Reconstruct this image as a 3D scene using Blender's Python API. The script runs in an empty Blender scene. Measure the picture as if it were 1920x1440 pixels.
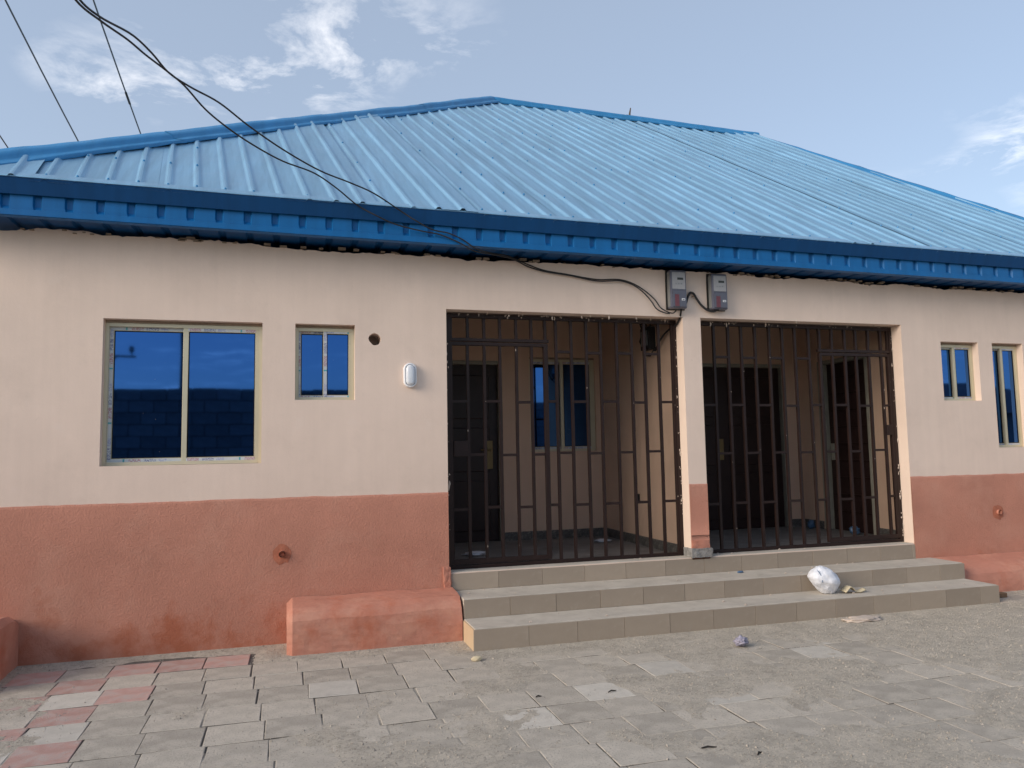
import bpy, bmesh, math, random
from mathutils import Vector, Matrix, noise
R = math.radians
rnd = random.Random(7)
scene = bpy.context.scene
col = scene.collection

# ------------------------------------------------------------------ camera
CAM = Vector((0.0, -6.4363, 1.486))
YAW, PITCH, ROLL = R(16.311), R(4.958), R(-1.04)
fw = Vector((math.sin(YAW)*math.cos(PITCH), math.cos(YAW)*math.cos(PITCH), math.sin(PITCH)))
rt = Vector((math.cos(YAW), -math.sin(YAW), 0)); up = rt.cross(fw)
rt, up = rt*math.cos(ROLL)+up*math.sin(ROLL), up*math.cos(ROLL)-rt*math.sin(ROLL)
cd = bpy.data.cameras.new('camera'); cam = bpy.data.objects.new('camera', cd); col.objects.link(cam)
cd.sensor_width = 36; cd.lens = 36*1433.1/1920; cd.clip_start = .05; cd.clip_end = 3000
cam.matrix_world = Matrix((( rt.x, up.x, -fw.x, CAM.x), (rt.y, up.y, -fw.y, CAM.y), (rt.z, up.z, -fw.z, CAM.z), (0, 0, 0, 1)))
scene.camera = cam

# ------------------------------------------------------------------ light
SUN_AZ, SUN_EL = R(252), R(22)          # compass style: 0 = +y, 90 = +x
sd = Vector((math.sin(SUN_AZ)*math.cos(SUN_EL), math.cos(SUN_AZ)*math.cos(SUN_EL), math.sin(SUN_EL)))
sl = bpy.data.lights.new('sun', 'SUN'); sl.energy = 1.75; sl.angle = R(34); sl.color = (1, .88, .74)
so = bpy.data.objects.new('sun', sl); col.objects.link(so)
so.rotation_euler = sd.to_track_quat('Z', 'Y').to_euler(); so.location = (-20, -10, 20)

world = bpy.data.worlds.new('World'); scene.world = world; world.use_nodes = True
wn, wl = world.node_tree.nodes, world.node_tree.links
wn.clear()
def N(tree, t, **kw):
    n = tree.nodes.new(t)
    for k, v in kw.items():
        if k.startswith('i_'):
            key = k[2:]
            n.inputs[int(key) if key.isdigit() else key.replace('_', ' ')].default_value = v
        else: setattr(n, k, v)
    return n
T = world.node_tree
sky = N(T, 'ShaderNodeTexSky', sky_type='NISHITA'); sky.sun_disc = False
sky.sun_elevation = SUN_EL; sky.sun_rotation = SUN_AZ; sky.altitude = 300; sky.air_density = 1.0; sky.dust_density = 1.0; sky.ozone_density = 1.4
tc = N(T, 'ShaderNodeTexCoord')
sep = N(T, 'ShaderNodeSeparateXYZ'); wl.new(tc.outputs['Generated'], sep.inputs[0])
zz = N(T, 'ShaderNodeMath', operation='MAXIMUM', i_1=.04); wl.new(sep.outputs['Z'], zz.inputs[0])
dx = N(T, 'ShaderNodeMath', operation='DIVIDE'); wl.new(sep.outputs['X'], dx.inputs[0]); wl.new(zz.outputs[0], dx.inputs[1])
dy = N(T, 'ShaderNodeMath', operation='DIVIDE'); wl.new(sep.outputs['Y'], dy.inputs[0]); wl.new(zz.outputs[0], dy.inputs[1])
cmb = N(T, 'ShaderNodeCombineXYZ'); wl.new(dx.outputs[0], cmb.inputs[0]); wl.new(dy.outputs[0], cmb.inputs[1])
CLOUD = (0.05, 0.36, -0.22)
mp = N(T, 'ShaderNodeMapping'); mp.inputs['Location'].default_value = CLOUD; wl.new(cmb.outputs[0], mp.inputs[0])
n1 = N(T, 'ShaderNodeTexNoise', i_Scale=.75, i_Detail=2.0, i_Roughness=.5); wl.new(mp.outputs[0], n1.inputs['Vector'])
n2 = N(T, 'ShaderNodeTexNoise', i_Scale=3.4, i_Detail=7.0, i_Roughness=.62, i_Distortion=.35); wl.new(mp.outputs[0], n2.inputs['Vector'])
m1 = N(T, 'ShaderNodeMapRange', i_1=.505, i_2=.68); wl.new(n1.outputs['Fac'], m1.inputs[0])
m2 = N(T, 'ShaderNodeMapRange', i_1=.50, i_2=.70); wl.new(n2.outputs['Fac'], m2.inputs[0])
mm = N(T, 'ShaderNodeMath', operation='MULTIPLY', use_clamp=True); wl.new(m1.outputs[0], mm.inputs[0]); wl.new(m2.outputs[0], mm.inputs[1])
ad = N(T, 'ShaderNodeMath', operation='MULTIPLY', i_1=1.0); wl.new(mm.outputs[0], ad.inputs[0])
# thin veil: lifts the clear sky towards white haze evenly
veil = N(T, 'ShaderNodeMixRGB', i_0=.5); veil.inputs[2].default_value = (2.75, 3.1, 3.65, 1); wl.new(sky.outputs[0], veil.inputs[1])
cmix = N(T, 'ShaderNodeMixRGB'); cmix.inputs[2].default_value = (7.8, 7.6, 7.5, 1)
wl.new(ad.outputs[0], cmix.inputs[0]); wl.new(veil.outputs[0], cmix.inputs[1])
bg = N(T, 'ShaderNodeBackground', i_Strength=.115); wl.new(cmix.outputs[0], bg.inputs[0])
wo = N(T, 'ShaderNodeOutputWorld'); wl.new(bg.outputs[0], wo.inputs[0])
vs = scene.view_settings; vs.view_transform = 'Standard'; vs.look = 'None'; vs.gamma = 1; vs.exposure = 0.86

# ------------------------------------------------------------------ material helpers
def material(name, base, rough=.85, metal=0., spec=.3, var=.12, vscale=3., bump=0., bscale=60., bdist=.004, detail=6., obj_var=0., layers=(), coord='Object', streak=0.):
    """procedural paint / render: base colour with soft large blotches, fine grain bump and extra (colour, scale, lo, hi, strength, z-range) patches"""
    m = bpy.data.materials.new(name); m.use_nodes = True; t = m.node_tree; L = t.links
    b = t.nodes['Principled BSDF']; b.inputs['Roughness'].default_value = rough; b.inputs['Metallic'].default_value = metal
    b.inputs['Specular IOR Level'].default_value = spec
    c = N(t, 'ShaderNodeTexCoord')
    V = c.outputs[coord]
    nz = N(t, 'ShaderNodeTexNoise', i_Scale=vscale, i_Detail=detail, i_Roughness=.6); L.new(V, nz.inputs['Vector'])
    mr = N(t, 'ShaderNodeMapRange', i_1=.25, i_2=.75, i_3=1-var, i_4=1+var); L.new(nz.outputs['Fac'], mr.inputs[0])
    val = mr.outputs[0]
    if obj_var:
        oi = N(t, 'ShaderNodeObjectInfo'); om = N(t, 'ShaderNodeMapRange', i_3=1-obj_var, i_4=1+obj_var); L.new(oi.outputs['Random'], om.inputs[0])
        mu = N(t, 'ShaderNodeMath', operation='MULTIPLY'); L.new(val, mu.inputs[0]); L.new(om.outputs[0], mu.inputs[1]); val = mu.outputs[0]
    sc = N(t, 'ShaderNodeVectorMath', operation='SCALE'); sc.inputs[0].default_value = base[:3]; L.new(val, sc.inputs['Scale'])
    out = sc.outputs[0]
    for (lc, ls, lo, hi, st, zr) in layers:
        ln = N(t, 'ShaderNodeTexNoise', i_Scale=ls, i_Detail=5., i_Roughness=.65); L.new(V, ln.inputs['Vector'])
        f = ln.outputs['Fac']
        if zr:      # (z at full strength, z at none, weight): damp rising from a base line
            sp = N(t, 'ShaderNodeSeparateXYZ'); L.new(V, sp.inputs[0])
            zm = N(t, 'ShaderNodeMapRange', i_1=zr[0], i_2=zr[1], i_3=zr[2], i_4=-zr[2]); L.new(sp.outputs['Z'], zm.inputs[0])
            aa = N(t, 'ShaderNodeMath', operation='ADD'); L.new(f, aa.inputs[0]); L.new(zm.outputs[0], aa.inputs[1]); f = aa.outputs[0]
        lm = N(t, 'ShaderNodeMapRange', i_1=lo, i_2=hi, i_3=0., i_4=st); L.new(f, lm.inputs[0])
        mx = N(t, 'ShaderNodeMixRGB'); L.new(lm.outputs[0], mx.inputs[0]); L.new(out, mx.inputs[1]); mx.inputs[2].default_value = (*lc, 1); out = mx.outputs[0]
    if streak:      # roller marks and rain runs: noise drawn out vertically
        sm = N(t, 'ShaderNodeMapping'); sm.inputs['Scale'].default_value = (9., 9., .55); L.new(V, sm.inputs[0])
        sn = N(t, 'ShaderNodeTexNoise', i_Scale=1.5, i_Detail=5., i_Roughness=.6); L.new(sm.outputs[0], sn.inputs['Vector'])
        sr = N(t, 'ShaderNodeMapRange', i_1=.3, i_2=.7, i_3=1-streak, i_4=1+streak*.5); L.new(sn.outputs['Fac'], sr.inputs[0])
        sv = N(t, 'ShaderNodeVectorMath', operation='SCALE'); L.new(out, sv.inputs[0]); L.new(sr.outputs[0], sv.inputs['Scale']); out = sv.outputs[0]
    L.new(out, b.inputs['Base Color'])
    if bump:
        bn = N(t, 'ShaderNodeTexNoise', i_Scale=bscale, i_Detail=5., i_Roughness=.74); L.new(V, bn.inputs['Vector'])
        bp = N(t, 'ShaderNodeBump', i_Strength=bump, i_Distance=bdist); L.new(bn.outputs['Fac'], bp.inputs['Height']); L.new(bp.outputs[0], b.inputs['Normal'])
    return m

M = {}
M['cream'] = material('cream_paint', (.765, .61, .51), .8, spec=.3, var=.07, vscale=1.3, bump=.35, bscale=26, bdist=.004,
    layers=[((.63, .50, .415), 2.2, .54, .74, .40, None), ((.80, .665, .575), 5., .58, .72, .30, None), ((.56, .44, .355), 11., .66, .76, .35, None)], streak=.028)
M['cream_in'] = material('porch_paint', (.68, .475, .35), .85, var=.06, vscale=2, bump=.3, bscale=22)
M['terracotta'] = material('terracotta_paint', (.525, .24, .17), .85, spec=.25, var=.13, vscale=2.2, bump=1., bscale=72, bdist=.009,
    layers=[((.60, .32, .235), 1.6, .50, .68, .55, None), ((.40, .11, .05), 3.2, .58, .78, .75, (.10, .75, .19))])
M['terracotta_smooth'] = material('terracotta_trowelled', (.50, .22, .155), .8, spec=.3, var=.12, vscale=5, bump=.5, bscale=28, bdist=.008,
    layers=[((.60, .31, .22), 3.2, .50, .66, .6, None), ((.42, .12, .06), 2.4, .54, .70, .7, None)])
M['damp'] = material('repainted_patch', (.42, .15, .09), .85, var=.3, vscale=14, bump=.7, bscale=60, bdist=.008)
M['mortar'] = material('raw_mortar', (.30, .23, .17), .95, var=.25, vscale=14, bump=.8, bscale=50, bdist=.01)
M['cement'] = material('grey_cement', (.49, .445, .385), .9, var=.16, vscale=5, bump=.5, bscale=70, bdist=.004,
    layers=[((.56, .515, .445), 3., .50, .66, .6, None), ((.31, .275, .23), 6., .56, .72, .6, None)])
M['concrete'] = material('broken_concrete', (.27, .26, .25), .95, var=.35, vscale=22, bump=1., bscale=40, bdist=.02)
M['tile'] = material('beige_tile', (.345, .285, .225), .45, spec=.4, var=.10, vscale=4, obj_var=.10, bump=.12, bscale=120, bdist=.001,
    layers=[((.25, .205, .155), 3.5, .54, .70, .55, None), ((.44, .39, .33), 7., .56, .72, .45, None)])
M['tile_sunlit'] = material('sunlit_end_tile', (.60, .45, .29), .45, spec=.4, var=.06, vscale=6)  # step end tiles: warm glow of the left-hand sun put into the colour
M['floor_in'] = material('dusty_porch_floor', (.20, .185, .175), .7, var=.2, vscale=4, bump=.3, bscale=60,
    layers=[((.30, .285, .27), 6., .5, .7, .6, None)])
M['granite'] = material('grey_granite', (.10, .095, .09), .4, spec=.5, var=.6, vscale=34, layers=[((.26, .24, .21), 40, .55, .62, .7, None)])
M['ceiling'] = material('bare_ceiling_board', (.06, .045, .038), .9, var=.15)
M['frame'] = material('champagne_aluminium', (.60, .55, .40), .42, metal=.25, spec=.5, var=.05, vscale=5)
M['rubber'] = material('black_gasket', (.01, .01, .011), .6, var=.1)
M['brown_steel'] = material('brown_gate_paint', (.021, .0105, .009), .5, spec=.3, var=.25, vscale=9, bump=.15, bscale=90, bdist=.001,
    layers=[((.13, .10, .085), 60., .70, .76, .6, None)])
M['brown_door'] = material('brown_steel_door', (.026, .013, .012), .45, spec=.4, var=.25, vscale=5)
M['door_frame'] = material('grey_door_frame', (.30, .285, .235), .55, spec=.4, var=.15, vscale=7)
M['brass'] = material('dull_brass', (.24, .175, .08), .45, metal=.3, var=.1)
M['white_plastic'] = material('white_plastic', (.78, .78, .80), .35, spec=.5, var=.03)
M['lamp_glass'] = material('ribbed_lamp_cover', (.68, .71, .76), .22, spec=.5, var=.06, vscale=30)
M['black'] = material('black_insulation', (.022, .021, .022), .55, spec=.4, var=.2, vscale=40)
M['wire_grey'] = material('weathered_wire', (.12, .12, .13), .6, spec=.4, var=.2)
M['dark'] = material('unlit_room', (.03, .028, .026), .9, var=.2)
M['block'] = material('sandcrete_block', (.20, .19, .18), .95, var=.18, vscale=7, obj_var=.16, bump=.8, bscale=40, bdist=.01)
M['block_mortar'] = material('block_joint', (.12, .115, .11), .95, var=.2, vscale=9)
M['wood_pole'] = material('timber_pole', (.10, .075, .055), .9, var=.3, vscale=8)
M['rust_roof'] = material('old_zinc_roof', (.17, .13, .11), .7, metal=.2, var=.3, vscale=3)
M['neighbour_wall'] = material('dull_render', (.30, .28, .25), .9, var=.1)
M['sack'] = material('white_woven_sack', (.74, .76, .82), .5, spec=.45, var=.07, vscale=9, bump=.7, bscale=38, bdist=.008)
M['foam'] = material('cream_foam', (.62, .53, .36), .8, var=.08)
M['purple'] = material('lilac_wrapper', (.33, .31, .39), .4, spec=.5, var=.2, vscale=50)
M['blue_wrap'] = material('blue_nylon', (.07, .14, .25), .4, spec=.5, var=.25, vscale=30)
M['paper'] = material('white_paper', (.62, .62, .66), .7, var=.12, vscale=40)
M['lime'] = material('spilt_plaster', (.56, .47, .40), .95, var=.12, vscale=30, bump=.6, bscale=120)
M['wood'] = material('offcut_wood', (.20, .125, .075), .85, var=.3, vscale=20)
M['twig'] = material('dark_twig', (.035, .03, .027), .9, var=.3)
M['meter_body'] = material('grey_meter_case', (.115, .115, .15), .3, spec=.5, var=.15, vscale=12)
M['meter_face'] = material('meter_face', (.37, .36, .365), .35, spec=.4, var=.08, vscale=60)
M['meter_lcd'] = material('meter_display', (.045, .05, .045), .25, var=.1)
M['meter_red'] = material('meter_terminal', (.16, .055, .07), .4, var=.2, vscale=30)
M['meter_clear'] = material('smoked_cover', (.10, .10, .13), .12, spec=.5, var=.1)
M['box_metal'] = material('breaker_box', (.26, .27, .27), .4, metal=.3, var=.1)
M['paver'] = material('grey_paver', (.44, .395, .335), .92, var=.20, vscale=9, obj_var=.16, bump=.7, bscale=85, bdist=.006,
    layers=[((.29, .26, .22), 16., .54, .68, .65, None), ((.54, .485, .41), 4., .48, .66, .7, None), ((.24, .215, .185), 2.3, .60, .74, .5, None), ((.22, .20, .175), 75., .55, .64, .55, None), ((.62, .57, .50), 60., .60, .68, .45, None)])
M['paver_red'] = material('red_paver', (.47, .29, .25), .92, var=.2, vscale=9, obj_var=.12, bump=.7, bscale=85, bdist=.006,
    layers=[((.43, .38, .345), 7., .45, .64, .75, None)])
M['paver_pale'] = material('pale_paver', (.53, .49, .43), .92, var=.15, vscale=9, obj_var=.08, bump=.6, bscale=85, bdist=.005,
    layers=[((.43, .39, .34), 14., .55, .68, .5, None)])
M['dust'] = material('grit_dust', (.47, .42, .35), .97, var=.22, vscale=7, bump=1., bscale=190, bdist=.006,
    layers=[((.30, .27, .23), 26., .50, .66, .7, None), ((.57, .51, .43), 3., .50, .68, .65, None), ((.33, .295, .25), 1.4, .56, .72, .5, None), ((.21, .19, .165), 90., .54, .64, .6, None), ((.66, .60, .52), 70., .60, .68, .5, None)])
M['grit'] = material('stone_grit', (.38, .34, .29), .95, var=.6, vscale=60)
M['soil'] = material('sandy_ground', (.30, .25, .20), .97, var=.2, vscale=.6, bump=.6, bscale=25, bdist=.02)
M['bedding'] = material('dark_joint_sand', (.13, .118, .105), .97, var=.3, vscale=18)

def metal_paint(name, base, rough, metal, spec, streak=.12, coat=.0):
    m = bpy.data.materials.new(name); m.use_nodes = True; t = m.node_tree; L = t.links; b = t.nodes['Principled BSDF']
    c = N(t, 'ShaderNodeTexCoord'); mpn = N(t, 'ShaderNodeMapping'); mpn.inputs['Scale'].default_value = (6, .55, .55); L.new(c.outputs['Object'], mpn.inputs[0])
    nz = N(t, 'ShaderNodeTexNoise', i_Scale=1.6, i_Detail=6., i_Roughness=.62); L.new(mpn.outputs[0], nz.inputs['Vector'])
    oi = N(t, 'ShaderNodeObjectInfo'); om = N(t, 'ShaderNodeMapRange', i_3=.94, i_4=1.06); L.new(oi.outputs['Random'], om.inputs[0])
    mr = N(t, 'ShaderNodeMapRange', i_1=.3, i_2=.7, i_3=1-streak, i_4=1+streak); L.new(nz.outputs['Fac'], mr.inputs[0])
    mu = N(t, 'ShaderNodeMath', operation='MULTIPLY'); L.new(mr.outputs[0], mu.inputs[0]); L.new(om.outputs[0], mu.inputs[1])
    sc = N(t, 'ShaderNodeVectorMath', operation='SCALE'); sc.inputs[0].default_value = base; L.new(mu.outputs[0], sc.inputs['Scale']); L.new(sc.outputs[0], b.inputs['Base Color'])
    n3 = N(t, 'ShaderNodeTexNoise', i_Scale=2.3, i_Detail=4.); L.new(c.outputs['Object'], n3.inputs['Vector'])
    rr = N(t, 'ShaderNodeMapRange', i_1=.3, i_2=.7, i_3=rough-.06, i_4=rough+.08); L.new(n3.outputs['Fac'], rr.inputs[0]); L.new(rr.outputs[0], b.inputs['Roughness'])
    b.inputs['Metallic'].default_value = metal; b.inputs['Specular IOR Level'].default_value = spec; b.inputs['Coat Weight'].default_value = coat; b.inputs['Coat Roughness'].default_value = .25
    n4 = N(t, 'ShaderNodeTexNoise', i_Scale=7., i_Detail=3.); L.new(c.outputs['Object'], n4.inputs['Vector'])
    bp = N(t, 'ShaderNodeBump', i_Strength=.25, i_Distance=.006); L.new(n4.outputs['Fac'], bp.inputs['Height']); L.new(bp.outputs[0], b.inputs['Normal'])
    return m
M['roof'] = metal_paint('blue_roof_sheet', (.235, .44, .61), .40, .5, .6, .16, .3)
M['cap'] = metal_paint('blue_ridge_cap', (.03, .20, .43), .42, .0, .4, .14)
M['fascia'] = metal_paint('blue_fascia', (.003, .122, .35), .45, .0, .3, .12)
M['trim'] = metal_paint('shaded_drip_trim', (.004, .062, .19), .5, .0, .25, .12)  # darker than the fascia: part of its downward-facing shade is in the colour

# tinted reflective glazing: real mirror-like film, blue
def glazing(name, tint):
    m = bpy.data.materials.new(name); m.use_nodes = True; t = m.node_tree; L = t.links; b = t.nodes['Principled BSDF']
    b.inputs['Metallic'].default_value = 1.; b.inputs['Roughness'].default_value = .03; b.inputs['Base Color'].default_value = (*tint, 1)
    c = N(t, 'ShaderNodeTexCoord'); nz = N(t, 'ShaderNodeTexNoise', i_Scale=1.4, i_Detail=1.); L.new(c.outputs['Object'], nz.inputs['Vector'])
    bp = N(t, 'ShaderNodeBump', i_Strength=.035, i_Distance=.02); L.new(nz.outputs['Fac'], bp.inputs['Height']); L.new(bp.outputs[0], b.inputs['Normal'])
    sp = N(t, 'ShaderNodeTexNoise', i_Scale=55., i_Detail=2.); L.new(c.outputs['Object'], sp.inputs['Vector'])
    mr = N(t, 'ShaderNodeMapRange', i_1=.76, i_2=.80, i_3=0., i_4=.35); L.new(sp.outputs['Fac'], mr.inputs[0])
    df = N(t, 'ShaderNodeBsdfDiffuse'); df.inputs[0].default_value = (.4, .4, .42, 1)
    mx = N(t, 'ShaderNodeMixShader'); L.new(mr.outputs[0], mx.inputs[0]); L.new(b.outputs[0], mx.inputs[1]); L.new(df.outputs[0], mx.inputs[2])
    L.new(mx.outputs[0], t.nodes['Material Output'].inputs[0])
    return m
M['glass'] = glazing('blue_reflective_glass', (.034, .112, .33))

# printed protective film on the window frames: pale film with small smeared red, navy and teal marks along its length
def film(axis):
    m = bpy.data.materials.new('printed_film_'+axis); m.use_nodes = True; t = m.node_tree; L = t.links; b = t.nodes['Principled BSDF']
    b.inputs['Roughness'].default_value = .4
    c = N(t, 'ShaderNodeTexCoord'); sp = N(t, 'ShaderNodeSeparateXYZ'); L.new(c.outputs['Object'], sp.inputs[0]); s = sp.outputs[axis]
    out = None
    base = N(t, 'ShaderNodeTexNoise', i_Scale=18.); L.new(c.outputs['Object'], base.inputs['Vector'])
    bm_ = N(t, 'ShaderNodeMixRGB'); bm_.inputs[1].default_value = (.46, .50, .55, 1); bm_.inputs[2].default_value = (.64, .65, .66, 1); L.new(base.outputs['Fac'], bm_.inputs[0]); out = bm_.outputs[0]
    def band(lo, hi, colr, out, dash=True, st=.75):
        mo = N(t, 'ShaderNodeMath', operation='PINGPONG', i_1=.5)
        fr = N(t, 'ShaderNodeMath', operation='MULTIPLY', i_1=2.35); L.new(s, fr.inputs[0])
        fc = N(t, 'ShaderNodeMath', operation='FRACT'); L.new(fr.outputs[0], fc.inputs[0])
        g = N(t, 'ShaderNodeMath', operation='GREATER_THAN', i_1=lo); L.new(fc.outputs[0], g.inputs[0])
        l = N(t, 'ShaderNodeMath', operation='LESS_THAN', i_1=hi); L.new(fc.outputs[0], l.inputs[0])
        a = N(t, 'ShaderNodeMath', operation='MULTIPLY'); L.new(g.outputs[0], a.inputs[0]); L.new(l.outputs[0], a.inputs[1]); f = a.outputs[0]
        if dash:
            nz = N(t, 'ShaderNodeTexNoise', i_Scale=150., i_Detail=1.); L.new(c.outputs['Object'], nz.inputs['Vector'])
            d = N(t, 'ShaderNodeMapRange', i_1=.42, i_2=.56, i_4=st); L.new(nz.outputs['Fac'], d.inputs[0])
            a2 = N(t, 'ShaderNodeMath', operation='MULTIPLY'); L.new(f, a2.inputs[0]); L.new(d.outputs[0], a2.inputs[1]); f = a2.outputs[0]
        mx = N(t, 'ShaderNodeMixRGB'); L.new(f, mx.inputs[0]); L.new(out, mx.inputs[1]); mx.inputs[2].default_value = (*colr, 1); return mx.outputs[0]
    out = band(.10, .13, (.10, .38, .42), out, False); out = band(.20, .40, (.38, .10, .13), out); out = band(.45, .66, (.08, .09, .26), out); out = band(.70, .84, (.28, .30, .52), out)
    L.new(out, b.inputs['Base Color']); return m
M['film_x'] = film('X'); M['film_z'] = film('Z')

# ------------------------------------------------------------------ mesh helpers
class MB:
    def __init__(s): s.v = []; s.f = []
    def quad(s, a, b, c, d):
        n = len(s.v); s.v += [tuple(a), tuple(b), tuple(c), tuple(d)]; s.f.append((n, n+1, n+2, n+3)); return s
    def box(s, x0, x1, y0, y1, z0, z1):
        n = len(s.v)
        s.v += [(x0,y0,z0),(x1,y0,z0),(x1,y1,z0),(x0,y1,z0),(x0,y0,z1),(x1,y0,z1),(x1,y1,z1),(x0,y1,z1)]
        s.f += [tuple(n+i for i in q) for q in ((0,3,2,1),(4,5,6,7),(0,1,5,4),(1,2,6,5),(2,3,7,6),(3,0,4,7))]; return s
    def grid(s, fn, nu, nv):
        n = len(s.v)
        for i in range(nu+1):
            for j in range(nv+1): s.v.append(tuple(fn(i, j)))
        for i in range(nu):
            for j in range(nv):
                a = n+i*(nv+1)+j; s.f.append((a, a+nv+1, a+nv+2, a+1))
        return s
    def tube(s, pts, r, k=8, caps=True):
        pts = [Vector(p) for p in pts]; n0 = len(s.v); prev = None
        for i, p in enumerate(pts):
            d = (pts[min(i+1, len(pts)-1)]-pts[max(i-1, 0)]).normalized()
            a = d.orthogonal().normalized() if prev is None else (prev-d*prev.dot(d)).normalized()
            prev = a; b = d.cross(a); ri = r[i] if isinstance(r, (list, tuple)) else r
            for q in range(k):
                w = 2*math.pi*q/k; s.v.append(tuple(p+a*(ri*math.cos(w))+b*(ri*math.sin(w))))
        for i in range(len(pts)-1):
            for q in range(k):
                a = n0+i*k+q; b2 = n0+i*k+(q+1) % k; s.f.append((a, b2, b2+k, a+k))
        if caps:
            s.f.append(tuple(n0+q for q in reversed(range(k)))); s.f.append(tuple(n0+(len(pts)-1)*k+q for q in range(k)))
        return s
    def mesh(s, name, mat, smooth=False):
        me = bpy.data.meshes.new(name); me.from_pydata(s.v, [], s.f); me.update()
        bm = bmesh.new(); bm.from_mesh(me); bmesh.ops.remove_doubles(bm, verts=bm.verts, dist=1e-5); bmesh.ops.recalc_face_normals(bm, faces=bm.faces); bm.to_mesh(me); bm.free()
        if mat is not None: me.materials.append(M[mat] if isinstance(mat, str) else mat)
        if smooth:
            for p in me.polygons: p.use_smooth = True
        return me
    def build(s, name, mat, parent=None, smooth=False, bevel=0., kind=None):
        return link(name, s.mesh(name, mat, smooth), parent, bevel=bevel, kind=kind)
def link(name, me, parent=None, loc=None, bevel=0., kind=None, rot=None):
    o = bpy.data.objects.new(name, me); col.objects.link(o)
    if loc is not None: o.location = loc
    if rot is not None: o.rotation_euler = rot
    if parent is not None: setparent(o, parent)
    if bevel:
        bv = o.modifiers.new('bevel', 'BEVEL'); bv.width = bevel; bv.segments = 2; bv.limit_method = 'ANGLE'; bv.angle_limit = R(40)
    if kind: o['kind'] = kind
    return o
def wmat(o):
    m = Matrix.LocRotScale(o.location, o.rotation_euler, o.scale)
    return m if o.parent is None else wmat(o.parent) @ o.matrix_parent_inverse @ m
def setparent(o, p):
    o.parent = p; o.matrix_parent_inverse = wmat(p).inverted()
def tag(o, label=None, cat=None, group=None, kind=None):
    if label: o['label'] = label
    if cat: o['category'] = cat
    if group: o['group'] = group
    if kind: o['kind'] = kind
    return o
def thing(name, loc, label, cat, group=None):
    o = bpy.data.objects.new(name, None); o.empty_display_size = .2; o.location = loc; col.objects.link(o); return tag(o, label, cat, group)
def nz(x, y, z=0., s=1.): return noise.noise(Vector((x*s, y*s, z*s)))
def ray(px, py):      # direction of a measured sight line, used to place the sagging cables
    return (fw+rt*((px-960)/1433.1)-up*((py-720)/1433.1))
def at_y(px, py, y):
    d = ray(px, py); return CAM+d*((y-CAM.y)/d.y)

# ------------------------------------------------------------------ measured dimensions (metres, facade in the plane y = 0)
ZF = .467                                # porch floor
Z1, Z2, Y1, Y2 = .166, .318, -.768, -.401
SL, SR = 1.327, 6.318                    # steps
G1L, G1R, G2L, G2R, ZG = 1.301, 3.583, 3.773, 6.118, 2.717
XL, XR, YBK = -2.2, 9.52, 10.9           # outer walls
WT = .225
WINS = [(-1.372, -.211, 1.421, 2.553), (.045, .524, 1.926, 2.553), (6.621, 7.121, 1.926, 2.553), (7.313, 7.74, 1.421, 2.553)]
HOLE = (.687, 2.437, .052)
ZD = 1.141
YE, Z0, KT, MS, KS = -.36, 3.455, .0083, .66, .12    # roof edge, height, tilt, slope, rib skew
def soff(x): return 3.235-.0088*(x+2.0)                # soffit height along the eave
def zroof(x, y): return Z0-KT*x+MS*(y-YE)

# ------------------------------------------------------------------ ground
g = MB(); g.grid(lambda i, j: (-900+75*i, -900+75*j, -.055), 24, 24)
ground = g.build('ground', 'soil'); tag(ground, kind='structure')
# ------------------------------------------------------------------ house
house = thing('house', (3.6, 0, 0), 'long cream bungalow with terracotta lower wall and blue ribbed metal hipped roof', 'house')

def front_wall():
    ops = [(G1L, G1R, ZF, ZG), (G2L, G2R, ZF, ZG)]+WINS
    hx, hz, hr = HOLE; hs = .09
    xs = sorted(set([XL, XR]+[a for o in ops for a in o[:2]]+[hx-hs, hx+hs])); ztop = 3.10
    zs = sorted(set([-.05, ztop]+[a for o in ops for a in o[2:]]+[hz-hs, hz+hs]))
    b = MB()
    for y in (0., WT):
        for i in range(len(xs)-1):
            for j in range(len(zs)-1):
                cx, cz = (xs[i]+xs[i+1])/2, (zs[j]+zs[j+1])/2
                if any(o[0] < cx < o[1] and o[2] < cz < o[3] for o in ops): continue
                if y == 0 and abs(cx-hx) < hs and abs(cz-hz) < hs: continue
                b.quad((xs[i], y, zs[j]), (xs[i+1], y, zs[j]), (xs[i+1], y, zs[j+1]), (xs[i], y, zs[j+1]))
    for (x0, x1, z0, z1) in ops:
        b.quad((x0, 0, z0), (x0, WT, z0), (x0, WT, z1), (x0, 0, z1)); b.quad((x1, 0, z0), (x1, 0, z1), (x1, WT, z1), (x1, WT, z0))
        b.quad((x0, 0, z1), (x0, WT, z1), (x1, WT, z1), (x1, 0, z1))
        if z0 > ZF: b.quad((x0, 0, z0), (x1, 0, z0), (x1, WT, z0), (x0, WT, z0))
    # pipe hole: ring from the square cell to a chipped round edge, then the bore
    k = 24; ring = []; sq = []
    for q in range(k):
        w = 2*math.pi*q/k; c, s_ = math.cos(w), math.sin(w)
        rr = hr*(1-.16*max(0, math.cos(w-R(222)))**6+.05*nz(c*2, s_*2)); ring.append((hx+c*rr, hz+s_*rr))
        e = hs/max(abs(c), abs(s_)); sq.append((hx+c*e, hz+s_*e))
    for q in range(k):
        p = (q+1) % k
        b.quad((sq[q][0], 0, sq[q][1]), (sq[p][0], 0, sq[p][1]), (ring[p][0], 0, ring[p][1]), (ring[q][0], 0, ring[q][1]))
        b.quad((ring[q][0], 0, ring[q][1]), (ring[p][0], 0, ring[p][1]), (ring[p][0], .2, ring[p][1]), (ring[q][0], .2, ring[q][1]))
    return b.build('front_wall', 'cream', house)
front_wall()
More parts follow.
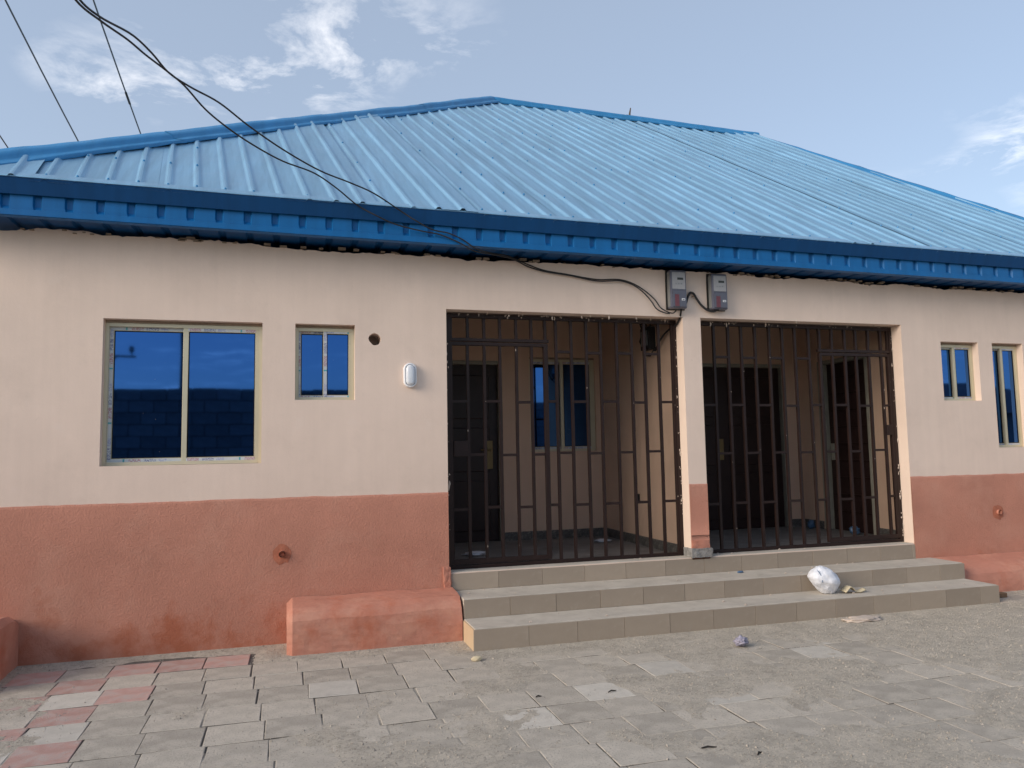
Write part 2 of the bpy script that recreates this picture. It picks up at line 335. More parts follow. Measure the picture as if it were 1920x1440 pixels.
# ragged plaster line left where the wall meets the soffit
b = MB(); n = 420; xa, xb = XL, XR
def edge(i, j):
    x = xa+(xb-xa)*i/n
    top = soff(x)-.030+.030*nz(x, 3.1, 0, 2.1)+.018*nz(x, 9.1, 0, 9.)+.010*nz(x, 5.5, 0, 30.)
    return (x, (.002, -.007, .02)[j], (3.0, min(top, soff(x)+.004), min(top, soff(x)+.004)+.004)[j])
b.grid(edge, n, 2); b.build('plaster_edge', 'cream', house)
b = MB()
for i in range(90):
    x = rnd.uniform(XL, XR); z = soff(x)-.012+rnd.uniform(-.02, .004); r = rnd.uniform(.006, .02)
    b.box(x-r*1.6, x+r*1.6, -.018, .03, z-r*.5, z+r*.5)
b.build('mortar_lumps', 'mortar', house, kind='stuff')
# other outer walls and the ceilings
b = MB(); b.box(XL, XL+.2, WT+.003, YBK, -.05, 3.15); b.box(XR-.2, XR, WT+.003, YBK, -.05, 3.15); b.box(XL, XR, YBK+.003, YBK+.2, -.05, 3.15)
b.build('outer_wall', 'cream', house)
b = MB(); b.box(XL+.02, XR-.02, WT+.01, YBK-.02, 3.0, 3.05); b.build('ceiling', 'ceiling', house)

# dado: roughcast lower wall, a coat a little proud of the wall
def dado(x0, x1, z0, name='dado'):
    b = MB(); n = max(4, int((x1-x0)/.035))
    def fn(i, j):
        x = x0+(x1-x0)*i/n; t = ZD+.006*nz(x, 1.7, 0, 3.)+.004*nz(x, 4.4, 0, 14.)
        zz = (z0, z0+.12, .45, .8, t-.02, t, t)[j]; yy = (-.010, -.009, -.008, -.008, -.0075, -.004, .001)[j]
        return (x, yy+.002*nz(x, zz, 0, 2.2), zz)
    b.grid(fn, n, 6)
    b.quad((x0, -.006, z0), (x0, .001, z0), (x0, .001, ZD), (x0, -.006, ZD)); b.quad((x1, -.006, z0), (x1, .001, z0), (x1, .001, ZD), (x1, -.006, ZD))
    b.build(name, 'terracotta', house, smooth=True)
for x0_ in (XL-.008, XR+.001):
    b = MB(); b.box(x0_, x0_+.007, -.004, YBK+.19, -.03, ZD); b.build('dado', 'terracotta', house)
dado(XL, G1L, -.03); dado(G1R+.004, G2L, .55); dado(G2R, XR, -.03)
# bare concrete foot of the pillar
def rough_box(x0, x1, y0, y1, z0, z1, amp, name, mat, parent, cuts=9, sc=22.):
    bm = bmesh.new(); bmesh.ops.create_cube(bm, size=1.); bmesh.ops.subdivide_edges(bm, edges=bm.edges[:], cuts=cuts, use_grid_fill=True)
    for v in bm.verts:
        p = Vector(((x0+x1)/2+v.co.x*(x1-x0), (y0+y1)/2+v.co.y*(y1-y0), (z0+z1)/2+v.co.z*(z1-z0))); e = sum(abs(c) > .47 for c in v.co)
        d = noise.noise_vector(p*sc)*amp+noise.noise_vector(p*sc*2.7)*amp*.5; v.co = p+d-Vector((v.co.x*(x1-x0), v.co.y*.05, v.co.z*(z1-z0)))*(.05*(e > 1))
    me = bpy.data.meshes.new(name); bm.to_mesh(me); bm.free(); me.materials.append(M[mat]); return link(name, me, parent)
rough_box(G1R-.008, G2L+.028, -.026, .2, ZF-.004, ZF+.085, .007, 'pillar_foot', 'concrete', house)
rough_box(G1R+.002, G2L+.004, -.014, .05, ZF+.075, ZF+.16, .004, 'pillar_skim', 'terracotta_smooth', house)
b = MB()   # chipped corner beside the gate foot
rough_box(G1L-.05, G1L+.014, -.024, .02, .33, .52, .007, 'corner_patch', 'terracotta_smooth', house)

# ---- porches
YP1, YP2, XRP = 2.0, 1.9, 6.25
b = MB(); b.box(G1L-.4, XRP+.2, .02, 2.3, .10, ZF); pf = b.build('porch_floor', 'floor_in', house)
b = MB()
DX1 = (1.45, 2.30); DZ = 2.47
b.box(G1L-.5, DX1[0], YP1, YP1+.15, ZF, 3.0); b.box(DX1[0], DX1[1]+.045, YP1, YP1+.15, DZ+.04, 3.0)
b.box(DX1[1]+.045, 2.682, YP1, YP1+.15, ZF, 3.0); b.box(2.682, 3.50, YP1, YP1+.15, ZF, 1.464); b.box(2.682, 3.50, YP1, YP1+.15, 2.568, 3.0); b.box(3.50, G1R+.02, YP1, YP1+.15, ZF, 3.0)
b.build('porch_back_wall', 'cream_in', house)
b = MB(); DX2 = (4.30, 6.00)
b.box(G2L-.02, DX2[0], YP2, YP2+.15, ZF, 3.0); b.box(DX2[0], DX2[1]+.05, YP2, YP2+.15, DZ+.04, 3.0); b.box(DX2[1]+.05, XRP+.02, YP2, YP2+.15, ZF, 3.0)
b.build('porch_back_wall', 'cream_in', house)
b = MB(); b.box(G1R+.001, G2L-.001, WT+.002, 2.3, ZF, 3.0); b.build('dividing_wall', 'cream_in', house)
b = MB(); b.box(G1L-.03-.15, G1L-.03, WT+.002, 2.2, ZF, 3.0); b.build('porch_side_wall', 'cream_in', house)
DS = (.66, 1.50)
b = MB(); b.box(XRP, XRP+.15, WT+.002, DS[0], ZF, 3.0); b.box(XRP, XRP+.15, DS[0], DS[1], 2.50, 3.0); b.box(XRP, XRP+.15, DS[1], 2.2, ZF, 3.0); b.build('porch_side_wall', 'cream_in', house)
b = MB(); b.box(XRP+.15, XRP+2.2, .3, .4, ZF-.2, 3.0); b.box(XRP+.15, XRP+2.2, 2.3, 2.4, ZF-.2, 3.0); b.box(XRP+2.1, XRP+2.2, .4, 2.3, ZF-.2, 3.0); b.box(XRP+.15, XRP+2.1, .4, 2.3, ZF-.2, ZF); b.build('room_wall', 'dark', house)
# skirting of split granite tiles, one object each
def skirt(x0, x1, y0, y1):
    L_ = math.hypot(x1-x0, y1-y0); n = max(1, round(L_/.3)); me = MB().box(0, L_/n-.003, -.012, 0, 0, .095).mesh('skirting_tile', 'granite'); a = math.atan2(y1-y0, x1-x0)
    for i in range(n):
        link('skirting_tile', me, house, loc=(x0+(x1-x0)*i/n, y0+(y1-y0)*i/n, ZF+.001), rot=(0, 0, a))
skirt(DX1[1]+.05, G1R, YP1-.001, YP1-.001); skirt(G1R, G1R, YP1-.014, .24); skirt(DX2[1]+.055, XRP, YP2-.001, YP2-.001)
skirt(XRP, XRP, YP2-.014, DS[1]+.02); skirt(XRP, XRP, DS[0]-.02, .24)

# ---- steel doors inside the porches
def steel_door(x0, x1, y, leafs):
    b = MB(); b.box(x0, x1, y+.05, y+.09, ZF+.004, DZ); d = b.build('door', 'brown_door', house, bevel=.003)
    w = (x1-x0)/leafs
    for k in range(leafs):
        for (z0, z1) in ((ZF+.12, 1.15), (1.25, 1.75), (1.85, DZ-.12)):
            b = MB(); b.box(x0+w*k+.10, x0+w*(k+1)-.10, y+.034, y+.052, z0, z1); b.build('door_panel', 'brown_door', d, bevel=.012)
    b = MB(); b.box(x1, x1+.045, y-.012, y+.12, ZF+.002, DZ+.04); b.box(x0-.045, x0, y-.012, y+.12, ZF+.002, DZ+.04); b.box(x0, x1, y-.012, y+.12, DZ, DZ+.04)
    b.build('door_frame', 'door_frame', d, bevel=.003)
    return d
d1 = steel_door(DX1[0], DX1[1], YP1, 1)
b = MB(); b.box(2.165, 2.235, YP1+.030, YP1+.049, 1.28, 1.60); pl = b.build('lock_plate', 'brass', d1, bevel=.004)
b = MB(); b.tube([(2.20, YP1+.03, 1.50), (2.20, YP1-.02, 1.50), (2.185, YP1-.035, 1.50), (2.08, YP1-.035, 1.497)], .009); b.build('door_handle', 'brass', d1, smooth=True)
d2 = steel_door(DX2[0], DX2[1], YP2, 2)
b = MB(); b.box(5.10, 5.16, YP2+.03, YP2+.049, 1.32, 1.58); b.build('lock_plate', 'brass', d2, bevel=.004)
# side door of the second porch: ribbed steel leaf standing a little inside its frame
b = MB(); b.box(XRP+.09, XRP+.13, DS[0]+.05, DS[1]-.05, ZF+.004, 2.46); ds = b.build('side_door', 'brown_door', house)
for k in range(9):
    z = .68+k*.2
    b = MB(); b.box(XRP+.078, XRP+.092, DS[0]+.08, DS[1]-.08, z, z+.022); b.build('door_rail', 'brown_steel', ds, bevel=.004)
b = MB(); b.box(XRP-.012, XRP+.152, DS[0]-.0, DS[0]+.04, ZF+.002, 2.50); b.box(XRP-.012, XRP+.152, DS[1]-.04, DS[1], ZF+.002, 2.50); b.box(XRP-.012, XRP+.152, DS[0]+.04, DS[1]-.04, 2.462, 2.50); b.build('door_frame', 'door_frame', ds, bevel=.003)
b = MB(); b.box(XRP+.06, XRP+.088, DS[1]-.14, DS[1]-.09, 1.30, 1.50); b.tube([(XRP+.06, DS[1]-.115, 1.42), (XRP+.02, DS[1]-.115, 1.42), (XRP+.01, DS[1]-.22, 1.42)], .008); b.build('door_handle', 'door_frame', ds, smooth=False)

# ---- sliding windows
def window(x0, x1, z0, z1, y, film_on=True, swap=False, gap=.022):
    b = MB(); b.box(x0, x1, y-.004, y+.06, z1-gap, z1-.0005); lab = b.build('head_mortar', 'mortar', house)
    zt = z1-gap
    fr = MB(); w = .028
    fr.box(x0, x0+w, y, y+.08, z0, zt); fr.box(x1-w, x1, y, y+.08, z0, zt); fr.box(x0+w, x1-w, y, y+.08, zt-w, zt); fr.box(x0+w, x1-w, y, y+.08, z0, z0+w)
    win = fr.build('window', 'frame', house, bevel=.002)
    setparent(lab, win)
    xm = (x0+x1)/2; sw = .040 if x1-x0 > .8 else .030; ov = sw*.5
    for k, (a, c, yy) in enumerate(((x0+w*.6, xm+ov, y+.036), (xm-ov, x1-w*.6, y+.006))):
        if swap: yy = y+.006 if k == 0 else y+.036
        za, zb = z0+w*.55, zt-w*.55
        s = MB(); s.box(a, a+sw, yy, yy+.024, za, zb); s.box(c-sw, c, yy, yy+.024, za, zb); s.box(a+sw, c-sw, yy, yy+.024, zb-sw, zb); s.box(a+sw, c-sw, yy, yy+.024, za, za+sw)
        s.build('sash', 'frame', win, bevel=.002)
        gk = MB(); q = .007; i0, i1, j0, j1 = a+sw, c-sw, za+sw, zb-sw
        gk.box(i0, i0+q, yy+.004, yy+.02, j0, j1); gk.box(i1-q, i1, yy+.004, yy+.02, j0, j1); gk.box(i0+q, i1-q, yy+.004, yy+.02, j1-q, j1); gk.box(i0+q, i1-q, yy+.004, yy+.02, j0, j0+q)
        gk.build('gasket', 'rubber', win)
        p = MB(); p.box(i0+q*.5, i1-q*.5, yy+.009, yy+.014, j0+q*.5, j1-q*.5); p.build('pane', 'glass', win)
        if film_on:
            t = sw*.80; e = .0012
            f = MB(); f.box(a+sw*.9, c-sw*.9, yy-e, yy-.0002, za+sw*.08, za+sw*.08+t); f.build('printed_film', 'film_x', win); f = MB(); f.box(a+sw*.9, c-sw*.9, yy-e, yy-.0002, zb-sw*.08-t, zb-sw*.08); f.build('printed_film', 'film_x', win)
            if (k == 0) == (not swap) and k == 0 or (film_on == 'mid' and k == 0):
                f = MB(); f.box(a+sw*.10, a+sw*.10+t, yy-e, yy-.0002, za, zb); f.build('printed_film', 'film_z', win)
            if film_on == 'mid' and k == 1:
                f = MB(); f.box(a+sw*.15, a+sw*.15+t*1.1, yy-e, yy-.0002, za, zb); f.build('printed_film', 'film_z', win)
    # pale film on the visible side of the outer frame
    return win
for k, wdw in enumerate(WINS): window(*wdw, .075, film_on=(True, 'mid', True, True)[k])
window(2.682, 3.50, 1.464, 2.568, YP1+.03, film_on=True)
b = MB()
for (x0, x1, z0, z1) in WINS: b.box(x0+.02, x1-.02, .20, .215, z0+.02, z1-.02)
b.build('dark_room_panel', 'dark', house)  # dark panels behind the panes stand in for the shade of unlit rooms

# ---- roof
A_, B_ = Vector((3.27, 5.66, 0)), Vector((8.2, 5.3, 0)); Lc, Rc = Vector((-2.52, YE, 0)), Vector((9.83, YE, 0))
for p in (A_, B_, Lc, Rc): p.z = zroof(p.x, p.y)
BLc = Vector((-2.52, 11.3, Lc.z)); BRc = Vector((9.83, 11.3, Rc.z))
roof = bpy.data.objects.new('roof', None); roof.location = (3.6, 2, 3.2); col.objects.link(roof); setparent(roof, house)
def plane_z(p, q, r):
    nrm = (q-p).cross(r-p); return lambda x, y: p.z-(nrm.x*(x-p.x)+nrm.y*(y-p.y))/nrm.z
PER, S0 = .2053, -1.909
def seg_t(o, d, poly):
    """distance along o + t d to the far side of a roof face (plan view)"""
    best = None
    for p, q in zip(poly[:-1], poly[1:]):
        e = q-p; det = d.x*(-e.y)-d.y*(-e.x)
        if abs(det) < 1e-9: continue
        w = p-o; t = (w.x*(-e.y)-w.y*(-e.x))/det; u = (d.x*w.y-d.y*w.x)/det
        if -1e-4 <= u <= 1+1e-4 and t > -1e-4 and (best is None or t < best): best = t
    return best if best is not None else 0.
def slope(e0, e1, up_dir, poly, zf, name, per_sheet, nrm, nt=22, seed=0):
    ed = (e1-e0); ed.z = 0; Ln = ed.length; ed.normalize(); start = (S0-e0.x) % PER if name == 'roof_sheet' else .1
    offs = [(-.5, 0), (-.30, .0015), (-.165, 0), (-.125, .004), (-.06, .020), (.0, .022), (.06, .020), (.125, .004), (.165, 0), (.30, .0015)]
    nr = int(Ln/PER)+2; cols_ = []
    for i in range(-1, nr):
        for (f, h) in offs:
            s = start+(i+f)*PER
            if -.001 <= s <= Ln+.001 or True: cols_.append((min(max(s, .0), Ln), h if 0 <= s <= Ln else 0, i))
    sheets = {}
    for c in cols_: sheets.setdefault((c[2]+1)//per_sheet if per_sheet else 0, []).append(c)
    keys = sorted(sheets)
    for kk in keys:
        cs = sheets[kk]
        if kk+1 in sheets: cs = cs+[(sheets[kk+1][0][0], 0, 0), (min(sheets[kk+1][0][0]+.03, Ln), 0, 0)]
        if cs[-1][0]-cs[0][0] < .02: continue
        lift = .0025*(kk % 2); tl = rnd.uniform(-.0015, .0015); b = MB(); base = len(b.v)
        def fn(i, j):
            s, h, _ = cs[i]; o = Vector((e0.x+ed.x*s, e0.y+ed.y*s, 0)); tm = seg_t(o, up_dir, poly); t = tm*j/nt
            p = o+up_dir*t; w = .0035*nz(p.x+seed, p.y, 0, 2.3)+.0022*nz(p.x+seed, p.y, 4, 6.)
            w *= 1 if 0 < j else .3
            return Vector((p.x, p.y, zf(p.x, p.y)))+nrm*(h+lift+w+tl*min(i, 30)*(1 if per_sheet else 0))
        b.grid(fn, len(cs)-1, nt)
        b.build(name, 'roof', roof)
nf = Vector((KT, -MS, 1)).normalized()
upF = Vector((-KS, 1, 0))
slope(Lc, Rc, upF, [Vector((p.x, p.y, 0)) for p in (Lc, A_, B_, Rc)], zroof, 'roof_sheet', 4, nf)
def side(e0, e1, apex_poly, name, upd, zf=None):
    zf = zf or plane_z(e0, e1, apex_poly[1]); n_ = (e1-e0).cross(apex_poly[1]-e0).normalized(); n_ = n_ if n_.z > 0 else -n_
    slope(e0.copy(), e1.copy(), upd, [Vector((p.x, p.y, 0)) for p in apex_poly], zf, name, 0, n_, nt=6, seed=20)
side(Lc, BLc, [Lc, A_, BLc], 'side_roof', Vector((1, 0, 0)))
side(Rc, BRc, [Rc, B_, BRc], 'side_roof', Vector((-1, 0, 0)))
side(BLc, BRc, [BLc, A_, B_, BRc], 'back_roof', Vector((0, -1, 0)), plane_z(A_, B_, BLc))
# screws on the rib crowns along the purlins (too small to pick out singly)
b = MB()
for t in (.10, .66, 1.22, 1.95, 2.7, 3.5, 4.3, 5.1):
    for i in range(-3, 60):
        s = S0+i*PER; x = s-KS*t; y = YE+t
        if not (Lc.x+.25 < s < Rc.x-.1): continue
        o = Vector((s, YE, 0)); tm = seg_t(o, upF, [Vector((p.x, p.y, 0)) for p in (Lc, A_, B_, Rc)])
        if t > tm-.2 or rnd.random() < (.45 if t > .5 else .12): continue
        tt = t+rnd.uniform(-.012, .012); q = Vector((s-KS*tt+rnd.uniform(-.004, .004), YE+tt, 0)); q.z = zroof(q.x, q.y); q += nf*.028
        b.tube([q-nf*.006, q+nf*.002, q+nf*.009], [.010, .009, .005], 6)
b.build('roof_screws', 'cap', roof, kind='stuff')
# hip and ridge caps, lapped in lengths
def cap(P, Q, nA, nB, seed, hs=1.):
    d = (Q-P); L_ = d.length; d.normalize()
    uA = nA.cross(d); uA = uA if uA.z < 0 else -uA; uB = nB.cross(d); uB = uB if uB.z < 0 else -uB
    c0 = (nA+nB).normalized(); nseg = max(1, round(L_/2.4)); 
    prof = [(uA, .176, .018, nA), (uA, .178, .034, nA), (uA, .160, .044, nA), (uA, .120, .036, nA), (uA, .075, .040, nA), (uA, .060, .062, nA), (uA, .03, .078, nA), (None, 0, .088, c0), (uB, .03, .078, nB), (uB, .060, .062, nB), (uB, .085, .046, nB), (uB, .165, .042, nB), (uB, .175, .024, nB)]
    for k in range(nseg):
        b = MB(); a0, a1 = L_*k/nseg-(.05 if k else 0), L_*(k+1)/nseg; m_ = 24
        def fn(i, j):
            s = a0+(a1-a0)*i/m_; u, w, h, n_ = prof[j]; base = P+d*s
            wob = .010*nz(s+seed, j*.35, 1, 1.3)+.007*nz(s+seed, j*.3, 2, 4.)
            return base+(u*w if u else Vector((0, 0, 0)))+n_*((h-.004)*hs+wob+.004*(k % 2)+(0 if j else -.004))
        b.grid(fn, m_, len(prof)-1); b.build('ridge_cap', 'cap', roof, smooth=True)
def pn(p, q, r):
    n_ = (q-p).cross(r-p).normalized(); return n_ if n_.z > 0 else -n_
nL, nRr, nB_ = pn(Lc, BLc, A_), pn(Rc, BRc, B_), pn(BLc, BRc, A_)
cap(Lc+(A_-Lc)*.0, A_, nf, nL, 1); cap(A_, B_, nf, nB_, 9); cap(B_, Rc, nf, nRr, 17, .55); cap(A_, BLc, nL, nB_, 25); cap(B_, BRc, nRr, nB_, 33)
p = A_+(B_-A_)*.50
b = MB(); b.tube([p+Vector((0, 0, .02)), p+Vector((.01, 0, .12)), p+Vector((.03, 0, .22))], [.020, .016, .009], 6); b.build('roof_rod', 'wood_pole', roof)

# ---- fascia, drip trim and soffit along the eave
YF = -.30
def ez(x): return zroof(x, YE)
FX0, FX1 = Lc.x+.05, Rc.x-.05
b = MB(); n = 120
def trim(i, j):
    x = Lc.x+(Rc.x-Lc.x)*i/n; z = ez(x)-.004; w = .0025*nz(x, 8, 0, 1.5)
    return (x, (-.315, -.366, -.368, -.322, -.318)[j]+w, z-(-.060, -.030, -.022, .084, .084)[j]+w)
b.grid(trim, n, 4); b.build('drip_trim', 'trim', house)
b = MB()
def flange(i, j):
    x = Lc.x+(Rc.x-Lc.x)*i/n; z = ez(x)+.030; w = .0025*nz(x, 8, 0, 1.5)
    return (x, (-.290, -.372, -.374, -.366)[j]+w, z+(.052, .004, -.006, -.008)[j]+w)
b.grid(flange, n, 3); b.build('edge_flashing', 'roof', house)
b = MB(); xs_ = []
s = math.ceil((FX0+1.966)/.2058)*.2058-1.966
prev = FX0
pts = [(FX0, 0)]
while s < FX1-.06:
    pts += [(s-.030, 0), (s-.020, .022), (s+.020, .022), (s+.030, 0)]; s += .2058
pts.append((FX1, 0))
def fas(i, j):
    x, dep = pts[i]; z = (ez(x)-.070, ez(x)-.10, ez(x)-.165, ez(x)-.198, ez(x)-.24)[j]
    # the ribs are pressed flat towards the lower strip
    k = (1, 1, 1, .0, 0)[j]
    return (x, YF+dep*k+.003*nz(x, j*.3, 0, 3.), z)
b.grid(fas, len(pts)-1, 4); b.build('fascia_panel', 'fascia', house)
b = MB()
def lip(i, j):
    x = FX0+(FX1-FX0)*i/n; zb = soff(x); w = .004*nz(x, 3, 0, 1.2)+.003*nz(x, 6, 0, 5.)
    return (x, (YF-.004, YF-.009, YF-.010, YF+.06)[j]+w, (ez(x)-.192, ez(x)-.194, zb+.0, zb-.002)[j]+w*.7)
b.grid(lip, n, 3); b.build('fascia_edge', 'fascia', house)
b = MB(); pts2 = [FX0+.01]; s = FX0+.1; prof = []
while s < FX1-.1:
    prof += [(s-.03, 0), (s-.015, .016), (s+.015, .016), (s+.03, 0)]; s += .2058
prof = [(FX0+.01, 0)]+prof+[(FX1-.01, 0)]
b.grid(lambda i, j: (prof[i][0], (YF+.02, .30)[j], soff(prof[i][0])+.012+prof[i][1]), len(prof)-1, 1); b.build('soffit', 'trim', house)
b = MB(); b.box(Lc.x+.02, Lc.x+.05, YF, 11.2, 3.2, 3.43); b.build('side_fascia', 'fascia', house); b = MB(); b.box(Rc.x-.05, Rc.x-.02, YF, 11.2, 3.12, 3.33); b.build('side_fascia', 'fascia', house)
b = MB(); b.box(Lc.x+.06, XL+.1, -.25, 11.2, 3.25, 3.26); b.build('side_soffit', 'trim', house); b = MB(); b.box(XR-.1, Rc.x-.06, -.25, 11.2, 3.16, 3.17); b.build('side_soffit', 'trim', house)

# ------------------------------------------------------------------ steps with tiles
steps = thing('entrance_steps', (3.8, -.4, 0), 'beige tiled entrance steps with dusty grey cement treads below the two gates', 'steps')
b = MB(); b.box(SL+.012, SR-.012, Y1+.012, .0, -.05, Z1-.0); b.build('lower_tread', 'cement', steps, bevel=.004)
b = MB(); b.box(SL+.012, SR-.012, Y2+.012, -.0015, Z1+.001, Z2); b.build('middle_tread', 'cement', steps, bevel=.004)
b = MB(); b.box(G1L+.02, G2R-.004, .0005, .16, Z2-.1, ZF+.004); b.build('door_sill', 'cement', steps, bevel=.006)
def tiles(x0, x1, js, y, z0, z1):
    xs = [x0]+[j for j in js if x0+.02 < j < x1-.02]+[x1]
    for a, c in zip(xs[:-1], xs[1:]):
        me = MB().box(-(c-a)/2+.0015, (c-a)/2-.0015, -.004, .008, -(z1-z0)/2, (z1-z0)/2).mesh('riser_tile', 'tile')
        o = link('riser_tile', me, steps, loc=((a+c)/2, y+rnd.uniform(-.0012, .0012), (z0+z1)/2+rnd.uniform(-.001, .001)), bevel=.0012, rot=(0, rnd.uniform(-.003, .003), 0))
tiles(SL, SR, [1.758+.3945*i for i in range(12)], Y1+.004, .002, Z1-.006)
tiles(SL+.01, SR, [1.718+.391*i for i in range(12)], Y2+.004, Z1+.001, Z2-.006)
tiles(G1L+.02, G2R, [1.73+.3955*i for i in range(12)], -.004, Z2+.001, ZF-.008)
for (y0, y1, z0, z1, xx, s_) in ((Y1+.012, Y2-.02, .002, Z1-.006, SL, 1), (Y1+.012, Y2, .002, Z1-.006, SR, -1), (Y2+.012, -.01, Z1+.001, Z2-.006, SR, -1)):
    b = MB(); b.box(min(xx, xx+.012*s_), max(xx, xx+.012*s_), y0, y1, z0, z1); b.build('side_tile', 'tile_sunlit', steps)

# ------------------------------------------------------------------ rendered blocks at the wall foot
def plinth(x0, x1, prof, label, seed, ends=(1, 1)):
    """profile is (y, z) from the wall over the top and down the front"""
    o = thing('rendered_block', ((x0+x1)/2, prof[0][0], 0), label, 'plinth', None)
    fine = []
    for (p, q) in zip(prof[:-1], prof[1:]):
        for k in range(4): fine.append((p[0]+(q[0]-p[0])*k/4, p[1]+(q[1]-p[1])*k/4))
    fine.append(prof[-1]); n = max(8, int((x1-x0)/.04)); b = MB()
    cy = sum(a for a, _ in fine)/len(fine)
    def fn(i, j):
        y, z = fine[j]; t = i/n; x = x0+(x1-x0)*t; sh = 1.
        for e, on in ((t*(x1-x0), ends[0]), ((1-t)*(x1-x0), ends[1])):
            if on and e < .05: sh = 1-.10*(1-math.sqrt(max(0, 1-(1-e/.05)**2)))
        yy = prof[0][0]+(y-prof[0][0])*sh; z2 = z*sh
        w = .010*nz(x+seed, y*2, z*2, 3.)+.004*nz(x+seed, y*2, z*2, 14.)
        return (x+.01*nz(y*3, z*3, seed, 2.)*(1 if i in (0, n) else 0), yy+w*(0 if j == 0 else 1), z2+w*(0 if j == len(fine)-1 else 1))
    b.grid(fn, n, len(fine)-1); body = b
    for e, i in ((0, 0), (1, n)):
        base = len(b.v); ring = [fn(i, j) for j in range(len(fine))]
        b.v += ring+[(ring[0][0], prof[0][0], 0.)]; b.f.append(tuple(base+q for q in range(len(ring)+1)))
    b.build('block_body', 'terracotta_smooth', o, smooth=False)
    return o
P1 = [(-.012, .355), (-.10, .352), (-.20, .345), (-.30, .330), (-.36, .300), (-.395, .25), (-.405, .18), (-.41, .08), (-.42, -.02)]
plinth(-.005, SL-.004, P1, 'low terracotta rendered block against the wall, butting the left end of the tiled steps', 1, (1, 0))
P2 = [(-.012, .315), (-.10, .298), (-.20, .27), (-.28, .235), (-.33, .19), (-.36, .12), (-.375, .05), (-.385, -.02)]
plinth(SR+.004, 9.3, P2, 'low terracotta rendered block with sloping top beyond the right end of the steps', 5, (0, 1))
P3 = [(-.012, .34), (-.10, .375), (-.25, .385), (-.45, .385), (-.62, .375), (-.70, .33), (-.73, .25), (-.735, .12), (-.74, -.02)]
plinth(-2.9, -1.86, P3, 'rounded terracotta rendered block below the corner of the house, left of the big window', 9, (1, 1))

# ------------------------------------------------------------------ security gates
def gate(bars, zs, door, label, plate, flip):
    y = .15; t = .0125
    g0, g1 = bars[0], bars[-1]
    o = thing('security_gate', ((g0+g1)/2, y, ZF), label, 'gate', 'barred gates across the porch openings')
    ztop = ZG-.012; zb = ZF+.035
    fr = MB(); fr.box(g0-.045, g0-.010, y-.02, y+.02, ZF+.004, ztop); fr.box(g1+.010, g1+.045, y-.02, y+.02, ZF+.004, ztop); fr.box(g0-.010, g1+.010, y-.02, y+.02, ztop-.035, ztop); fr.box(g0-.010, g1+.010, y-.02, y+.02, ZF+.006, ZF+.036)
    fr.build('gate_frame', 'brown_steel', o, bevel=.002)
    d0, d1 = door; zdoor = zs['door']
    leaf = MB(); xa, xb = min(bars[d0], bars[d1]), max(bars[d0], bars[d1])
    leaf.box(xa-.018, xa+.012, y-.017, y+.017, ZF+.045, zdoor); leaf.box(xb-.020, xb+.020, y-.017, y+.017, ZF+.045, zdoor)
    leaf.box(xa+.012, xb-.020, y-.017, y+.017, zdoor-.030, zdoor); leaf.box(xa+.012, xb-.020, y-.017, y+.017, ZF+.045, ZF+.085)
    lf = leaf.build('gate_leaf', 'brown_steel', o, bevel=.002)
    hd = MB(); hd.box(g0-.010 if d0 == 0 else xa-.03, xb+.03 if d0 == 0 else g1+.010, y-.019, y+.019, zdoor+.008, zdoor+.036); hd.build('transom', 'brown_steel', o, bevel=.002)
    for i, x in enumerate(bars):
        inside = d0 <= i <= d1; j1, j2 = rnd.uniform(-.004, .004), rnd.uniform(-.004, .004)
        def bar(za, zb_, par):
            b = MB(); n0 = 6
            b.grid(lambda a, q: (x+j1+(j2-j1)*a/n0+.003*nz(x*7, a*.6, 0, 1)+(-t, t, t, -t, -t)[q], y+(-t, -t, t, t, -t)[q], za+(zb_-za)*a/n0), n0, 4)
            b.build('bar', 'brown_steel', par)
        if inside:
            if d0 < i < d1: bar(ZF+.083, zdoor-.028, lf)
            bar(zdoor+.034, ztop-.033, o)
        elif 0 < i < len(bars)-1: bar(ZF+.034, ztop-.033, o)
        else: bar(ZF+.034, ztop-.033, o)
    for i in range(len(bars)-1):
        a, c = bars[i]+t, bars[i+1]-t; inside = d0 <= i and i+1 <= d1
        rows = zs['even'] if (i % 2 == 0) else zs['odd']
        for z in rows:
            if inside and z > zdoor-.1: continue
            zz = z+rnd.uniform(-.006, .006)
            b = MB(); b.box(a-.002, c+.002, y-.0115, y+.0115, zz-.0115, zz+.0115); b.build('crossbar', 'brown_steel', lf if inside else o)
    x0, x1, z0, z1 = plate
    b = MB(); b.box(x0, x1, y-.024, y+.010, z0, z1); b.build('lock_box', 'brown_steel', lf, bevel=.003)
    # mortar splashed on the frame edges
    b = MB()
    for k in range(110):
        e = rnd.random()
        if e < .42: q = Vector((rnd.uniform(g0, g1), y-.02-rnd.random()*.12*(rnd.random() < .3), ztop-rnd.random()**2*.03+.004))
        elif e < .66: q = Vector((g1+.045-rnd.random()*.02, y-.021, rnd.uniform(ZF, ztop)))
        elif e < .86: q = Vector((g0-.045+rnd.random()*.02, y-.021, rnd.uniform(ZF, ztop)))
        else:
            i = rnd.randrange(len(bars)); q = Vector((bars[i]+rnd.uniform(-t, t), y-.0125, rnd.uniform(ZF+.1, ztop)))
        r = rnd.uniform(.002, .009) if e < .86 else rnd.uniform(.0015, .004); h = r*rnd.choice((1, 1, 1.5, 3.0))
        b.tube([q+Vector((0, 0, -h)), q+Vector((rnd.uniform(-r, r)*.5, -r*.6, 0)), q+Vector((0, 0, h))], [r*.3, r, r*.4], 5)
    b.build('mortar_splashes', 'lime', o, kind='stuff')
    return o
B1 = [1.366, 1.519, 1.67, 1.817, 1.97, 2.117, 2.25, 2.356, 2.506, 2.653, 2.799, 2.958, 3.111, 3.247, 3.397, 3.538]
